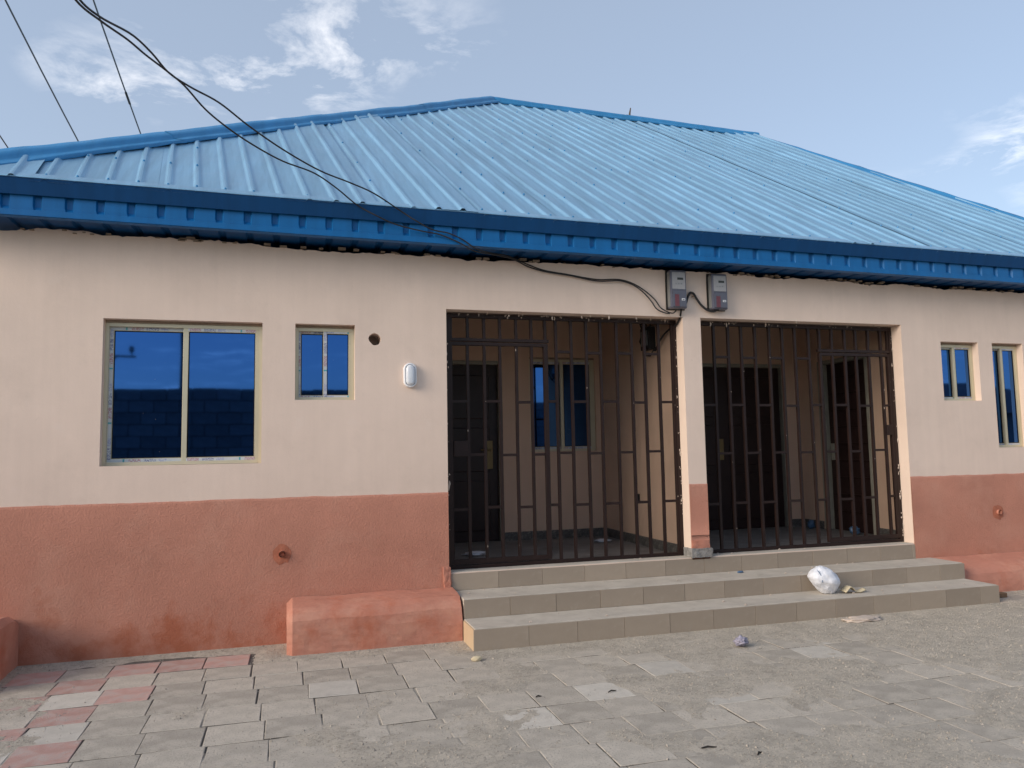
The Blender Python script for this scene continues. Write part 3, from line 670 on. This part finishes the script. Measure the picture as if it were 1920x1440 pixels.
gate(B1, {'door': 2.452, 'even': [1.92, .985], 'odd': [2.38, 1.45]}, (0, 6), 'brown barred steel gate with its leaf at the left, porch window behind it', (1.385, 1.512, 1.44, 1.575), 0)
B2 = [3.825, 3.997, 4.152, 4.306, 4.457, 4.622, 4.772, 4.923, 5.091, 5.222, 5.37, 5.53, 5.665, 5.82, 5.975, 6.066]
B2[-1] = 6.068
gate(B2, {'door': 2.425, 'even': [1.885, .937], 'odd': [2.362, 1.415]}, (9, 15), 'brown barred steel gate with its leaf at the right, wide brown door behind it', (5.985, 6.06, 1.573, 1.68), 1)

# ------------------------------------------------------------------ things fixed to the wall
# oval bulkhead lamp
lx, lz, la, lh = .981, 2.134, .056, .105
lamp = thing('bulkhead_lamp', (lx, 0, lz-lh), 'white oval bulkhead lamp on the cream wall left of the first gate', 'lamp')
def stadium(a, h, n=28):
    out = []
    for q in range(n):
        w = 2*math.pi*q/n; c, s_ = math.cos(w), math.sin(w); out.append((a*c, (h-a)*(1 if s_ > 0 else -1)+a*s_))
    return out
def oval(rings, name, mat):
    b = MB(); k = len(stadium(1, 2))
    for (sc_, y) in rings:
        for (x, z) in stadium(la-sc_, lh-sc_): b.v.append((lx+x, y, lz+z))
    for r_ in range(len(rings)-1):
        for q in range(k): b.f.append((r_*k+q, r_*k+(q+1) % k, (r_+1)*k+(q+1) % k, (r_+1)*k+q))
    b.f.append(tuple((len(rings)-1)*k+q for q in range(k))); return b.build(name, mat, lamp, smooth=True)
oval([(0, .0), (0, -.028), (.003, -.036), (.008, -.040), (.014, -.038), (.016, -.03), (.016, -.02)], 'lamp_base', 'white_plastic')
oval([(.0165, -.022), (.017, -.036), (.022, -.050), (.030, -.058), (.040, -.061)], 'lamp_cover', 'lamp_glass')
for sx in (-1, 1):
    for sz in (-1, 1):
        b = MB(); q = Vector((lx+sx*.032, -.040, lz+sz*.066)); b.tube([q, q+Vector((0, -.004, 0))], .004, 6); b.build('screw', 'box_metal', lamp)
# prepaid meters
def meter(x0, x1, z0, z1, label):
    o = thing('electricity_meter', ((x0+x1)/2, 0, z0), label, 'meter', 'electricity meters under the eave')
    w, h = x1-x0, z1-z0
    b = MB(); b.box(x0-.012, x1+.012, -.012, 0, z0-.004, z1+.012); b.build('back_board', 'dark', o, bevel=.002)
    b = MB(); b.box(x0, x1, -.085, -.012, z0, z1); b.build('case', 'meter_body', o, bevel=.012)
    b = MB(); b.box(x0+.018, x1-.014, -.0885, -.084, z0+h*.50, z1-.022); fc = b.build('face', 'meter_face', o, bevel=.002)
    b = MB(); b.box(x0+w*.42, x0+w*.78, -.0905, -.0882, z0+h*.74, z0+h*.80); b.build('display', 'meter_lcd', fc)
    for k in range(3):
        b = MB(); b.box(x0+w*(.28+.17*k), x0+w*(.38+.17*k), -.0898, -.0882, z0+h*.62, z0+h*(.64+.01*k)); b.build('button', 'box_metal', fc)
    b = MB(); b.box(x0+.016, x1-.012, -.094, -.084, z0+.012, z0+h*.47); cv = b.build('terminal_cover', 'meter_clear', o, bevel=.006)
    b = MB(); b.box(x0+w*.22, x0+w*.48, -.0955, -.0935, z0+h*.05, z0+h*.36); b.build('terminal_block', 'meter_red', cv)
    b = MB(); b.box(x0+w*.64, x0+w*.84, -.0965, -.0935, z0+h*.20, z0+h*.255); b.build('seal', 'white_plastic', cv)
    b = MB(); b.box(x0+w*.68, x0+w*.80, -.0975, -.096, z0+h*.215, z0+h*.235); b.build('seal_slot', 'black', cv)
    b = MB(); b.box(x0-.002, x0+.010, -.070, -.020, z0+.02, z1-.02); b.build('side_strip', 'box_metal', o)
    return o
meter(3.424, 3.592, 2.785, 3.150, 'grey prepaid electricity meter at the top corner of the left gate opening')
meter(3.862, 4.028, 2.790, 3.135, 'grey prepaid electricity meter above the corner of the right gate opening')
# pipe stubs in the dado
def stub(x, z, label):
    o = thing('pipe_stub', (x, 0, z-.03), label, 'pipe')
    b = MB(); b.tube([(x, .02, z), (x, -.035, z)], .026, 14, False); b.tube([(x, -.035, z), (x, -.035, z)], [.026, .018], 14, False); b.tube([(x, -.035, z), (x, .02, z)], .018, 14, False); b.build('pipe', 'terracotta_smooth', o, smooth=False)
    b = MB(); k = 20
    b.v.append((x, -.016, z))
    for q in range(k):
        w = 2*math.pi*q/k; r = .072*(1+.22*nz(math.cos(w)*2, math.sin(w)*2, x)); b.v.append((x+r*math.cos(w), -.009, z+r*math.sin(w)*1.1))
    b.f = [(0, 1+q, 1+(q+1) % k) for q in range(k)]; b.build('patch', 'damp', o, smooth=True)
    b = MB(); b.tube([(x, -.012, z), (x, -.020, z)], .0165, 12); b.build('plug', 'damp', o)
stub(-.045, .700, 'short pipe stub in the terracotta wall above the left rendered block')
stub(7.223, .741, 'short pipe stub in the terracotta wall above the sloping rendered block')
# breaker box and socket on the dividing wall
o = thing('breaker_box', (G1R, .66, 2.49), 'small grey breaker box with loose black wires high on the porch dividing wall', 'breaker box')
b = MB(); b.box(G1R-.075, G1R, .565, .765, 2.49, 2.72); b.build('case', 'black', o, bevel=.006)
b = MB(); b.box(G1R-.083, G1R-.074, .60, .735, 2.53, 2.685); b.build('cover', 'box_metal', o, bevel=.004)
for k in range(4):
    y = .58+.05*k; b = MB(); b.tube([(G1R-.05, y, 2.70), (G1R-.055-.02*(k % 2), y+.012*(k-1), 2.76), (G1R-.03, y+.03*(k-1.5), 2.80)], .005, 6); b.build('wire_tail', 'black', o, smooth=True)
b = MB(); b.tube([(G1R-.03, .80, 2.95), (G1R-.04, .84, 2.80), (G1R-.02, .82, 2.70), (G1R-.04, .85, 2.6), (G1R-.03, .80, 2.52)], .007, 6); b.build('wire_loop', 'black', o, smooth=True)
b = MB(); b.tube([(G1R-.05, .75, 2.495), (G1R-.055, .72, 2.44), (G1R-.05, .60, 2.42), (G1R-.05, .52, 2.47)], .007, 6); b.build('wire_loop', 'black', o, smooth=True)
o = thing('wall_socket', (G1R, 1.09, .92), 'small black socket box low on the porch dividing wall', 'socket')
b = MB(); b.box(G1R-.012, G1R, 1.05, 1.13, .92, 1.0); b.build('plate', 'black', o, bevel=.003)
b = MB(); b.box(G1R-.016, G1R-.0115, 1.075, 1.105, .945, .975); b.build('recess', 'dark', o)

# ------------------------------------------------------------------ cables
def spline(pts, sub=6):
    P = [Vector(p) for p in pts]; P = [P[0]*2-P[1]]+P+[P[-1]*2-P[-2]]; out = []
    for i in range(1, len(P)-2):
        p0, p1, p2, p3 = P[i-1:i+3]; t0 = 0.; t1 = t0+max(1e-4, (p1-p0).length)**.5; t2 = t1+max(1e-4, (p2-p1).length)**.5; t3 = t2+max(1e-4, (p3-p2).length)**.5
        for k in range(sub):
            t = t1+(t2-t1)*k/sub
            a1 = p0*((t1-t)/(t1-t0))+p1*((t-t0)/(t1-t0)); a2 = p1*((t2-t)/(t2-t1))+p2*((t-t1)/(t2-t1)); a3 = p2*((t3-t)/(t3-t2))+p3*((t-t2)/(t3-t2))
            b1 = a1*((t2-t)/(t2-t0))+a2*((t-t0)/(t2-t0)); b2 = a2*((t3-t)/(t3-t1))+a3*((t-t1)/(t3-t1)); out.append(b1*((t2-t)/(t2-t1))+b2*((t-t1)/(t2-t1)))
    out.append(P[-2]); return out
POLE = Vector((-3.3, -20.0, 0)); 
def drop(px_pts, x_end, tail, off, label):
    pts = []
    for (px, py) in px_pts:
        t = (px-142)/(x_end-142); y = -2.6+(2.6-.375)*min(1, t); pts.append(at_y(px, py, y))
    start = [POLE+Vector((.15+off, .1, 8.3)), Vector((-2.35+off, -14.5, 6.35)), Vector((-1.72+off, -9., 4.75)), Vector((-1.25+off*.5, -5.2, 3.98))]
    start += [start[-1].lerp(pts[0], .5), start[-1].lerp(pts[0], .85)]
    allp = start+pts+[at_y(px, py, y) for (px, py, y) in tail]
    b = MB(); b.tube(spline(allp), .0058, 7); o = b.build('service_cable', 'black', None, smooth=True)
    return tag(o, label, 'cable')
U = [(150, 0), (185, 30), (250, 67), (285, 100), (315, 135), (355, 162), (410, 192), (465, 235), (530, 280), (600, 320), (655, 342), (700, 362), (752, 396)]
Lw = [(142, 0), (190, 40), (240, 75), (272, 102), (310, 131), (345, 160), (385, 205), (430, 242), (480, 275), (530, 302), (590, 325), (630, 352), (672, 386)]
tailU = [(780, 414, -.385), (812, 431, -.34), (840, 437, -.33), (867, 449, -.325), (892, 466, -.315), (925, 475, -.20), (953, 480, -.09), (985, 494, -.035), (1017, 506, -.02), (1061, 514, -.018), (1119, 524, -.018), (1160, 524, -.018), (1183, 530, -.02), (1206, 543, -.022), (1228, 562, -.03), (1240, 578, -.03), (1262, 587, -.035), (1268, 582, -.05)]
tailL = [(705, 404, -.385), (740, 420, -.35), (790, 433, -.335), (825, 440, -.33), (865, 457, -.325), (888, 470, -.30), (930, 478, -.19), (962, 486, -.08), (990, 500, -.03), (1020, 509, -.03), (1065, 516, -.028), (1120, 527, -.028), (1165, 527, -.028), (1190, 536, -.03), (1208, 550, -.032), (1222, 566, -.032), (1231, 579, -.03), (1245, 586, -.03), (1256, 588, -.04)]
drop(U, 752, tailU, .04, 'upper black service cable crossing the roof to the left meter')
drop(Lw, 672, tailL, -.04, 'lower black service cable sagging onto the eave and along the wall')
b = MB(); b.tube(spline([(3.575, -.05, 2.79), (3.60, -.045, 2.84), (3.635, -.03, 2.915), (3.665, -.022, 2.952), (3.695, -.022, 2.945), (3.73, -.025, 2.89), (3.775, -.03, 2.83), (3.83, -.035, 2.79), (3.89, -.045, 2.775), (3.95, -.05, 2.80)]), .011, 8)
tag(b.build('meter_cable', 'black', None, smooth=True), 'thick black cable looped over a nail between the two meters', 'cable')
b = MB(); b.tube(spline([(3.55, -.045, 2.80), (3.552, -.03, 2.76), (3.565, .02, 2.715), (3.568, .10, 2.66), (3.56, .20, 2.64), (3.545, .30, 2.60), (3.535, .42, 2.52), (3.54, .50, 2.46), (3.55, .56, 2.50)]), .009, 8)
tag(b.build('house_cable', 'black', None, smooth=True), 'black cable running from the left meter into the porch to the breaker box', 'cable')
b = MB(); b.tube([(3.685, -.03, 2.915), (3.685, .0, 2.915)], .004, 6); b.tube([(3.685, -.032, 2.915), (3.685, -.029, 2.915)], .009, 8)
tag(b.build('cable_nail', 'wood', None), 'rusty nail under the cable loop between the meters', 'nail')
# overhead lines: parallel spans over the house between two poles
VD = ray(535, 1018); VD = VD/VD.y
def oh(px, py, z, label, splice=False):
    d = ray(px, py); p0 = CAM+d*((z-CAM.z)/d.z); pts = []
    y1 = -20.; y2 = 45.; yl = 17.; a = -VD.z/(2*(yl-p0.y-1.5))
    for k in range(60):
        y = y1+(y2-y1)*k/59; x = p0.x+VD.x*(y-p0.y); pts.append((x, y, p0.z+a*((y-yl)**2-(p0.y-yl)**2)))
    b = MB(); b.tube(pts, .0105, 6); o = b.build('overhead_line', 'wire_grey', None, smooth=True); tag(o, label, 'power line', 'overhead lines passing over the house')
    if splice:
        q0 = at_y(236, 176, 5.6)
        k = min(range(59), key=lambda i: (Vector(pts[i])-q0).length)
    return pts
o1 = oh(10, 0, 6.6, 'thin overhead power line running behind the left hip of the roof')
o2 = oh(175, 0, 6.6, 'thin overhead power line with a dark splice, right of the other lines')
o3 = oh(0, 255, 6.6, 'thin overhead power line closest to the left corner of the roof')
# splice sleeve on the middle line
def on_line(pts, px, py):
    best = None
    d = ray(px, py)
    for i in range(len(pts)-1):
        for k in range(20):
            q = Vector(pts[i]).lerp(Vector(pts[i+1]), k/20); w = q-CAM; e = (w-d*(w.dot(d)/d.dot(d))).length
            if best is None or e < best[0]: best = (e, q, (Vector(pts[i+1])-Vector(pts[i])).normalized())
    return best[1:]
q, dd = on_line(o2, 239, 184)
b = MB(); b.tube([q-dd*.17, q-dd*.14, q+dd*.14, q+dd*.17], [.008, .016, .016, .008], 7)
tag(b.build('line_splice', 'black', None, smooth=True), 'dark splice sleeve on the overhead power line', 'splice')

# ------------------------------------------------------------------ paving
paving = MB().grid(lambda i, j: (-12+1.25*i, -9.4+.785*j, -.0075), 24, 12).build('paving', 'bedding'); tag(paving, kind='structure')
ANG = R(-5.6); PS = .3075
ca, sa = math.cos(ANG), math.sin(ANG)
OX, OY = -.557, -.481-.055
def pav_xy(i, j): u, v = i*PS, j*PS; return OX+u*ca-v*sa*(-1)*-1, OY+u*sa+v*ca
# rotate so that joints drift to +x towards the viewer
def pav_pos(i, j):
    u, v = (i+.5)*PS, (j+.5)*PS
    return OX+u*math.cos(-ANG)*1.0-v*math.sin(-ANG), OY+u*math.sin(-ANG)*0+v*1.0
def blocked(x, y):
    if y > -.10 and x > -9: return True
    if SL-.12 < x < SR+.12 and y > Y1-.12: return True
    if -.12 < x < SL and y > -.52: return True
    if SR < x < 9.4 and y > -.48: return True
    if -3.0 < x < -1.75 and y > -.85: return True
    return False
pm = {}
for kind_, mt in (('grey', 'paver'), ('red', 'paver_red'), ('pale', 'paver_pale')):
    bm = bmesh.new(); w = PS/2-.0035
    vs_ = [bm.verts.new((x, y, z)) for z in (-.05, 0) for x, y in ((-w, -w), (w, -w), (w, w), (-w, w))]
    for f in ((3, 2, 1, 0), (4, 5, 6, 7), (0, 1, 5, 4), (1, 2, 6, 5), (2, 3, 7, 6), (3, 0, 4, 7)): bm.faces.new([vs_[k] for k in f])
    bmesh.ops.bevel(bm, geom=[e for e in bm.edges if e.verts[0].co.z > -.01 and e.verts[1].co.z > -.01], offset=.0035, segments=1, affect='EDGES')
    me = bpy.data.meshes.new('paver_'+kind_); bm.to_mesh(me); bm.free(); me.materials.append(M[mt]); me.materials.append(M['bedding']); pm[kind_] = me
    for p in me.polygons: p.material_index = 0 if p.normal.z > .4 else 1   # soil-stained edges
def seen(x, y):
    w = Vector((x, y, 0))-CAM; k = w.dot(fw)
    if k < .3: return False
    return abs(w.dot(rt)/k*1433.1) < 1060 and -w.dot(up)/k*1433.1 < 860
cand = []
for i in range(-40, 60):
    for j in range(-29, 4):
        x, y = pav_pos(i, j)
        if -11.5 < x < 17 and y > -9.2 and not blocked(x, y): cand.append((i, j, x, y))
near = [c for c in cand if seen(c[2], c[3])]
near.sort(key=lambda c: (Vector((c[2], c[3], 0))-CAM).length); near = near[:300]; ns = set(near)
far = MB()
def pcolor(i, j, x, y):
    if abs(x-1.80) < .13 and abs(y+1.88) < .16: return 'pale'
    r_ = rnd.random()
    if x < -.95: return 'red' if (i+j) % 2 == 0 or y > -.3 else ('pale' if r_ < .35 else 'grey')
    if x < .2 and y > -.62: return 'red' if r_ < .6 else 'grey'
    return 'pale' if r_ < .07 else 'grey'
for c in cand:
    i, j, x, y = c
    z = rnd.uniform(-.002, .0025)
    if c in ns:
        link('paver', pm[pcolor(*c)], paving, loc=(x+rnd.uniform(-.003, .003), y+rnd.uniform(-.003, .003), z), rot=(rnd.uniform(-.006, .006), rnd.uniform(-.006, .006), -ANG*.0+R(rnd.uniform(-1.2, 1.2))-R(.0)+ANG*.0+R(-.0)))
    else:
        w = PS/2-.004; far.box(x-w, x+w, y-w, y+w, -.05, z)
far.build('paver_field', 'paver', paving, kind='stuff')

# drifted dust and grit that hides many joints
def dust_h(x, y):
    base = .55*nz(x+31, y, 0, .62)+.42*nz(x+7, y, 3, 1.7)+.24*nz(x, y+5, 6, 4.3)+.10*nz(x, y, 9, 13.)
    bias = -.14+.40*min(1, max(0, (x-.2)/1.8))
    # swept against the walls, blocks and steps
    e = 9.
    for (d_) in (abs(y) if x < 0 else 9, math.hypot(max(0, x-SL, -.02-x), max(0, -(y+.42))) if y < 0 else 9, math.hypot(max(0, SL-x, x-SR), max(0, Y1-y)), math.hypot(max(0, SR-x), max(0, -.385-y))): e = min(e, d_)
    bias += .95*max(0, 1-e/.26)
    bias += .5*max(0, 1-math.hypot((x+1.65)/.45, (y+1.7)/.9))
    return base+bias
X0, X1_, YA, YB_ = -3.2, 9.6, -4.6, -.005
nx, ny = 640, 230
b = MB()
def dz(i, j):
    x = X0+(X1_-X0)*i/nx; y = YA+(YB_-YA)*j/ny; h = dust_h(x, y)
    return (x, y, -.014+min(.0185, max(0, h+.26)*.036)+.0012*nz(x, y, 2, 40.))
b.grid(dz, nx, ny); b.build('dust', 'dust', None, smooth=True, kind='stuff')
bpy.data.objects['dust']['label'] = 'grey gritty dust drifted over the paving'; bpy.data.objects['dust']['category'] = 'dust'
gr = MB(); tries = 0; cnt = 0
while cnt < 42000 and tries < 260000:
    tries += 1; y = -.03-rnd.random()**1.15*4.0; x = rnd.uniform(-2.4, 8.2)
    h = dust_h(x, y)
    if rnd.random() > min(1, max(.12, (h+.3)*1.5)): continue
    if (SL < x < SR and y > Y1) or (-.02 < x < SL and y > -.43) or (SR < x and y > -.40): continue
    r = rnd.uniform(.002, .0052) if rnd.random() < .965 else rnd.uniform(.005, .010); z = max(-.002, dz((x-X0)/(X1_-X0)*nx, (y-YA)/(YB_-YA)*ny)[2])+r*.35
    n0 = len(gr.v); a = rnd.random()*3
    gr.v += [(x+r*math.cos(a+q*2.1)*rnd.uniform(.7, 1.3), y+r*math.sin(a+q*2.1)*rnd.uniform(.7, 1.3), z-r*.3) for q in range(3)]+[(x+rnd.uniform(-r, r)*.3, y+rnd.uniform(-r, r)*.3, z+r*rnd.uniform(.5, 1.))]
    gr.f += [(n0, n0+1, n0+3), (n0+1, n0+2, n0+3), (n0+2, n0, n0+3)]; cnt += 1
me = bpy.data.meshes.new('grit'); me.from_pydata(gr.v, [], gr.f); me.materials.append(M['grit'])
tag(link('grit', me, None, kind='stuff'), 'loose stone grit scattered over the paving', 'grit')

# ------------------------------------------------------------------ litter
def blob(center, dims, n=3, amp=.2, scale=3., seed=0, flat=None, fold=.0):
    bm = bmesh.new(); bmesh.ops.create_icosphere(bm, subdivisions=n, radius=1.)
    for v in bm.verts:
        p = v.co.copy(); w = 1+amp*noise.noise(p*scale*.5+Vector((seed, 0, 0)))+amp*.5*noise.noise(p*scale*1.3+Vector((0, seed, 0)))-fold*abs(noise.noise(p*scale+Vector((0, 0, seed))))
        v.co = Vector((p.x*dims[0], p.y*dims[1], p.z*dims[2]))*w
    zmin = min(v.co.z for v in bm.verts)
    for v in bm.verts:
        v.co.z = max(v.co.z, zmin*.82)
    zmin = min(v.co.z for v in bm.verts)
    for v in bm.verts: v.co += Vector(center)-Vector((0, 0, zmin))
    me = bpy.data.meshes.new('blob'); bm.to_mesh(me); bm.free(); return me
def blobject(name, me, mat, label, cat, parent=None, smooth=True):
    me.materials.append(M[mat])
    for p in me.polygons: p.use_smooth = smooth
    me.name = name; o = link(name, me, parent)
    return tag(o, label, cat) if parent is None else o
# stuffed white sack, slumped on the lower tread against the riser
sk = thing('stuffed_sack', (4.60, -.55, Z1), 'stuffed white plastic sack slumped on the lower step', 'sack')
bm = bmesh.new(); bmesh.ops.create_icosphere(bm, subdivisions=5, radius=1.)
for v in bm.verts:
    p = v.co.copy(); z = p.z
    wdt = 1.0 if z < .1 else 1-.38*(z-.1)**1.5
    wdt *= 1-.42*max(0, -z-.15)
    f = 1+.10*noise.noise(p*1.4+Vector((3, 1, 2)))-.07*abs(noise.noise(Vector((p.x*3.5, p.y*3.5, p.z*1.2))+Vector((5, 0, 0))))-.045*abs(noise.noise(p*6.5))
    f -= .05*abs(noise.noise(p*11))+.10*max(0, noise.noise(p*2.6+Vector((9, 4, 1))))
    v.co = Vector((p.x*.138*wdt*f, p.y*.118*wdt*f, p.z*.140*f))
    v.co.x += -.035*(z+.2)
    if p.x < -.55 and z > .1: v.co.x -= .035*(-p.x-.55); v.co.z += .02*(-p.x-.55)
zmin = min(v.co.z for v in bm.verts)
for v in bm.verts:
    if v.co.z < zmin*.86: v.co.z = zmin*.86+.004*noise.noise(v.co*60)
zmin = min(v.co.z for v in bm.verts)
for v in bm.verts: v.co += Vector((4.60, -.545, Z1-zmin))
me = bpy.data.meshes.new('sack_body'); bm.to_mesh(me); bm.free(); blobject('sack_body', me, 'sack', None, None, sk)
b = MB(); q0 = Vector((4.485, -.60, Z1+.215))
b.tube(spline([q0, q0+Vector((.012, -.018, -.03)), q0+Vector((.02, -.03, -.07)), q0+Vector((.016, -.035, -.10))]), [.003]*19, 6); b.build('tie', 'blue_wrap', sk, smooth=True)
# curled scrap of foam
b = MB(); n = 18
def scrap(i, j, dz_=0.):
    t = i/n; w = (j/6-.5); x = 4.735+.215*t
    z = .012+.048*math.exp(-((t-.28)/.2)**2)+.030*max(0, t-.72)*2.2*(1+.5*w)
    return (x+.01*w, -.60+w*.095*(1-.45*t)-.02*t, Z1+z+dz_-.02*w*w)
for dzz in (0., .006): b.grid(lambda i, j: scrap(i, j, dzz), n, 6)
for e in range(n):
    for j in (0, 6): b.quad(scrap(e, j), scrap(e+1, j), scrap(e+1, j, .006), scrap(e, j, .006))
for i in (0, n):
    for j in range(6): b.quad(scrap(i, j), scrap(i, j+1), scrap(i, j+1, .006), scrap(i, j, .006))
tag(b.build('foam_scrap', 'foam', None, smooth=True), 'curled cream foam scrap lying beside the white sack', 'scrap')
blobject('wrapper', blob((3.24, -1.31, .004), (.058, .045, .034), 4, .45, 5., 2, fold=.7), 'purple', 'crumpled lilac plastic wrapper on the paving before the steps', 'wrapper')
blobject('wood_offcut', blob((1.29, -1.01, .0), (.04, .022, .02), 2, .15, 3., 8), 'foam', 'small pale chip of wood by the left corner of the steps', 'wood chip', smooth=False)
b = MB(); b.box(6.40, 6.60, -.60, -.53, .002, .045); o = b.build('wooden_offcut', 'wood', None, bevel=.004); tag(o, 'brown timber offcut at the right end of the lowest step', 'timber')
blobject('spilt_plaster', blob((4.66, -.92, -.006), (.17, .075, .022), 4, .35, 4., 4), 'lime', 'small heap of pale spilt plaster on the paving below the sack', 'plaster')
blobject('sachet', blob((4.02, -.11, Z2), (.035, .016, .010), 2, .3, 4., 6), 'blue_wrap', 'small blue and white sachet on the middle step', 'sachet')
blobject('paper_litter', blob((1.75, .95, ZF), (.13, .07, .022), 3, .5, 4., 3, fold=.5), 'paper', 'torn white paper on the porch floor behind the left gate leaf', 'paper')
blobject('paper_litter', blob((3.30, 1.42, ZF), (.10, .06, .02), 3, .5, 4., 13, fold=.5), 'paper', 'crumpled paper on the porch floor near the dividing wall', 'paper')
blobject('nylon_bag', blob((6.14, .88, ZF), (.06, .06, .05), 3, .35, 4., 5, fold=.5), 'blue_wrap', 'crumpled blue nylon bag on the porch floor by the side door', 'bag')
blobject('nylon_bag', blob((6.13, 1.62, ZF), (.045, .045, .06), 3, .35, 4., 9, fold=.5), 'blue_wrap', 'small blue nylon bag in the far corner of the right porch', 'bag')
for k, (x, y, l, a, lab) in enumerate(((1.911, -1.969, .085, .3, 'dark twig lying on the pale square paver'), (2.004, -2.94, .10, -.1, 'dark twig on dusty paving, longest of the twigs'), (2.195, -3.083, .06, .5, 'short dark twig on the dusty paving beside the longest twig'), (1.455, -1.914, .05, .2, 'dark twig on paving left of the pale square paver'))):
    c, s_ = math.cos(a)*l/2, math.sin(a)*l/2
    b = MB(); c *= .8; b.tube([(x-c, y-s_, .007), (x-.1*c, y+.006, .010), (x+.4*c, y+s_*.2, .008), (x+c, y+s_, .006)], [.003, .0048, .004, .002], 6); tag(b.build('twig', 'twig', None), lab, 'twig', 'twigs on the paving')
b = MB()
for k in range(46):     # crumbs on the steps
    st = rnd.choice(((Y1+.02, Y2-.02, Z1), (Y2+.02, -.03, Z2), (.02, .12, ZF+.004))); x = rnd.uniform(SL+.1, SR-.2); y = rnd.uniform(st[0], st[1]); r = rnd.uniform(.003, .011)
    b.tube([(x-r, y, st[2]+r*.3), (x, y+r*.4, st[2]+r*.6), (x+r*1.4, y, st[2]+r*.25)], [r*.4, r*.7, r*.3], 5)
tag(b.build('plaster_crumbs', 'lime', None, kind='stuff'), 'small plaster crumbs scattered over the steps', 'debris')

# ------------------------------------------------------------------ what stands behind the viewer and shows in the panes
WY = -9.6; BH, BL = .235, .46
yard = thing('block_wall', (0, WY, 0), 'bare grey sandcrete block yard wall mirrored in the window panes', 'wall')
b = MB(); b.box(-13, 13.4, WY-.20, WY-.025, -.05, 2.79); b.build('mortar_core', 'block_mortar', yard)
me = MB().box(-BL/2+.009, BL/2-.009, -.02, .022, -BH/2+.009, BH/2-.009).mesh('block', 'block')
rest = MB()
for r_ in range(12):
    for k in range(-28, 29):
        x = k*BL+(BL/2 if r_ % 2 else 0); z = r_*BH+BH/2
        if not -12.7 < x < 13.1: continue
        if r_ == 11 and rnd.random() < .12: continue
        if -4.4 < x < 2.0 and r_ > 2: link('block', me, yard, loc=(x, WY-.02+rnd.uniform(-.006, .006), z))
        else: rest.box(x-BL/2+.009, x+BL/2-.009, WY-.04, WY+.002, z-BH/2+.009, z+BH/2-.009)
rest.build('block_courses', 'block', yard, kind='stuff')
lw = thing('block_wall', (-13.1, 1, 0), 'bare grey sandcrete block wall closing the far side of the yard beyond the rounded rendered block', 'wall')
b = MB(); b.box(-13.2, -13.03, WY, 14, -.05, 2.79); b.build('mortar_core', 'block_mortar', lw)
b = MB()
for r_ in range(12):
    for k in range(51):
        y = WY+.3+k*BL+(BL/2 if r_ % 2 else 0); z = r_*BH+BH/2
        b.box(-13.06, -13.0, y-BL/2+.009, y+BL/2-.009, z-BH/2+.009, z+BH/2-.009)
b.build('block_courses', 'block', lw, kind='stuff')
def pole(loc, h, label, arm=1.3, brace=True):
    o = thing('utility_pole', loc, label, 'pole'); x, y, z = loc
    b = MB(); b.tube([(x, y, -.3), (x, y, h*.5), (x, y, h)], [.15, .12, .09], 10); b.build('shaft', 'wood_pole', o, smooth=True)
    return o
pl_ = pole((-7.85, -30, 0), 6.6, 'timber utility pole with a braced arm, mirrored in the big left window')
b = MB(); b.box(-7.9, -6.45, -29.93, -29.85, 5.84, 5.92); b.build('crossarm', 'wood_pole', pl_); b = MB(); b.tube([(-7.8, -29.87, 5.3), (-7.25, -29.87, 5.85)], .045, 6); b.build('brace', 'wood_pole', pl_)
b = MB(); b.tube([(-6.62, -29.88, 5.95), (-6.62, -29.88, 6.02), (-6.62, -29.88, 6.10), (-6.62, -29.88, 6.25), (-6.62, -29.88, 6.32)], [.03, .03, .10, .10, .04], 8); b.build('insulator', 'black', pl_)
p2 = pole((POLE.x, POLE.y, 0), 11.2, 'tall timber pole carrying the overhead lines, behind the yard wall')
b = MB(); b.box(-5.1, -1.5, -20.08, -19.94, 9.55, 9.68); b.build('crossarm', 'wood_pole', p2)
p3 = pole((-3.0, 45.2, 0), 9.5, 'distant timber pole behind the house carrying the overhead lines')
nb = thing('neighbour_house', (18.5, -13, 0), 'low neighbouring house with a dull zinc roof, mirrored in the right-hand windows', 'house')
b = MB(); b.box(14.6, 24, -16, -11, -.05, 2.35); b.build('wall', 'neighbour_wall', nb)
b = MB(); v0 = [(14.1, -16.5, 2.30), (24.5, -16.5, 2.30), (24.5, -10.5, 2.30), (14.1, -10.5, 2.30), (16.5, -13.5, 3.45), (22.2, -13.5, 3.45)]
b.v = v0; b.f = [(0, 1, 5, 4), (1, 2, 5), (2, 3, 4, 5), (3, 0, 4), (0, 3, 2, 1)]; b.build('roof', 'rust_roof', nb)
for x in (15.6, 18.2, 21.0):
    b = MB(); b.box(x, x+1.1, -10.985, -10.96, 1.0, 2.0); b.build('window', 'dark', nb)
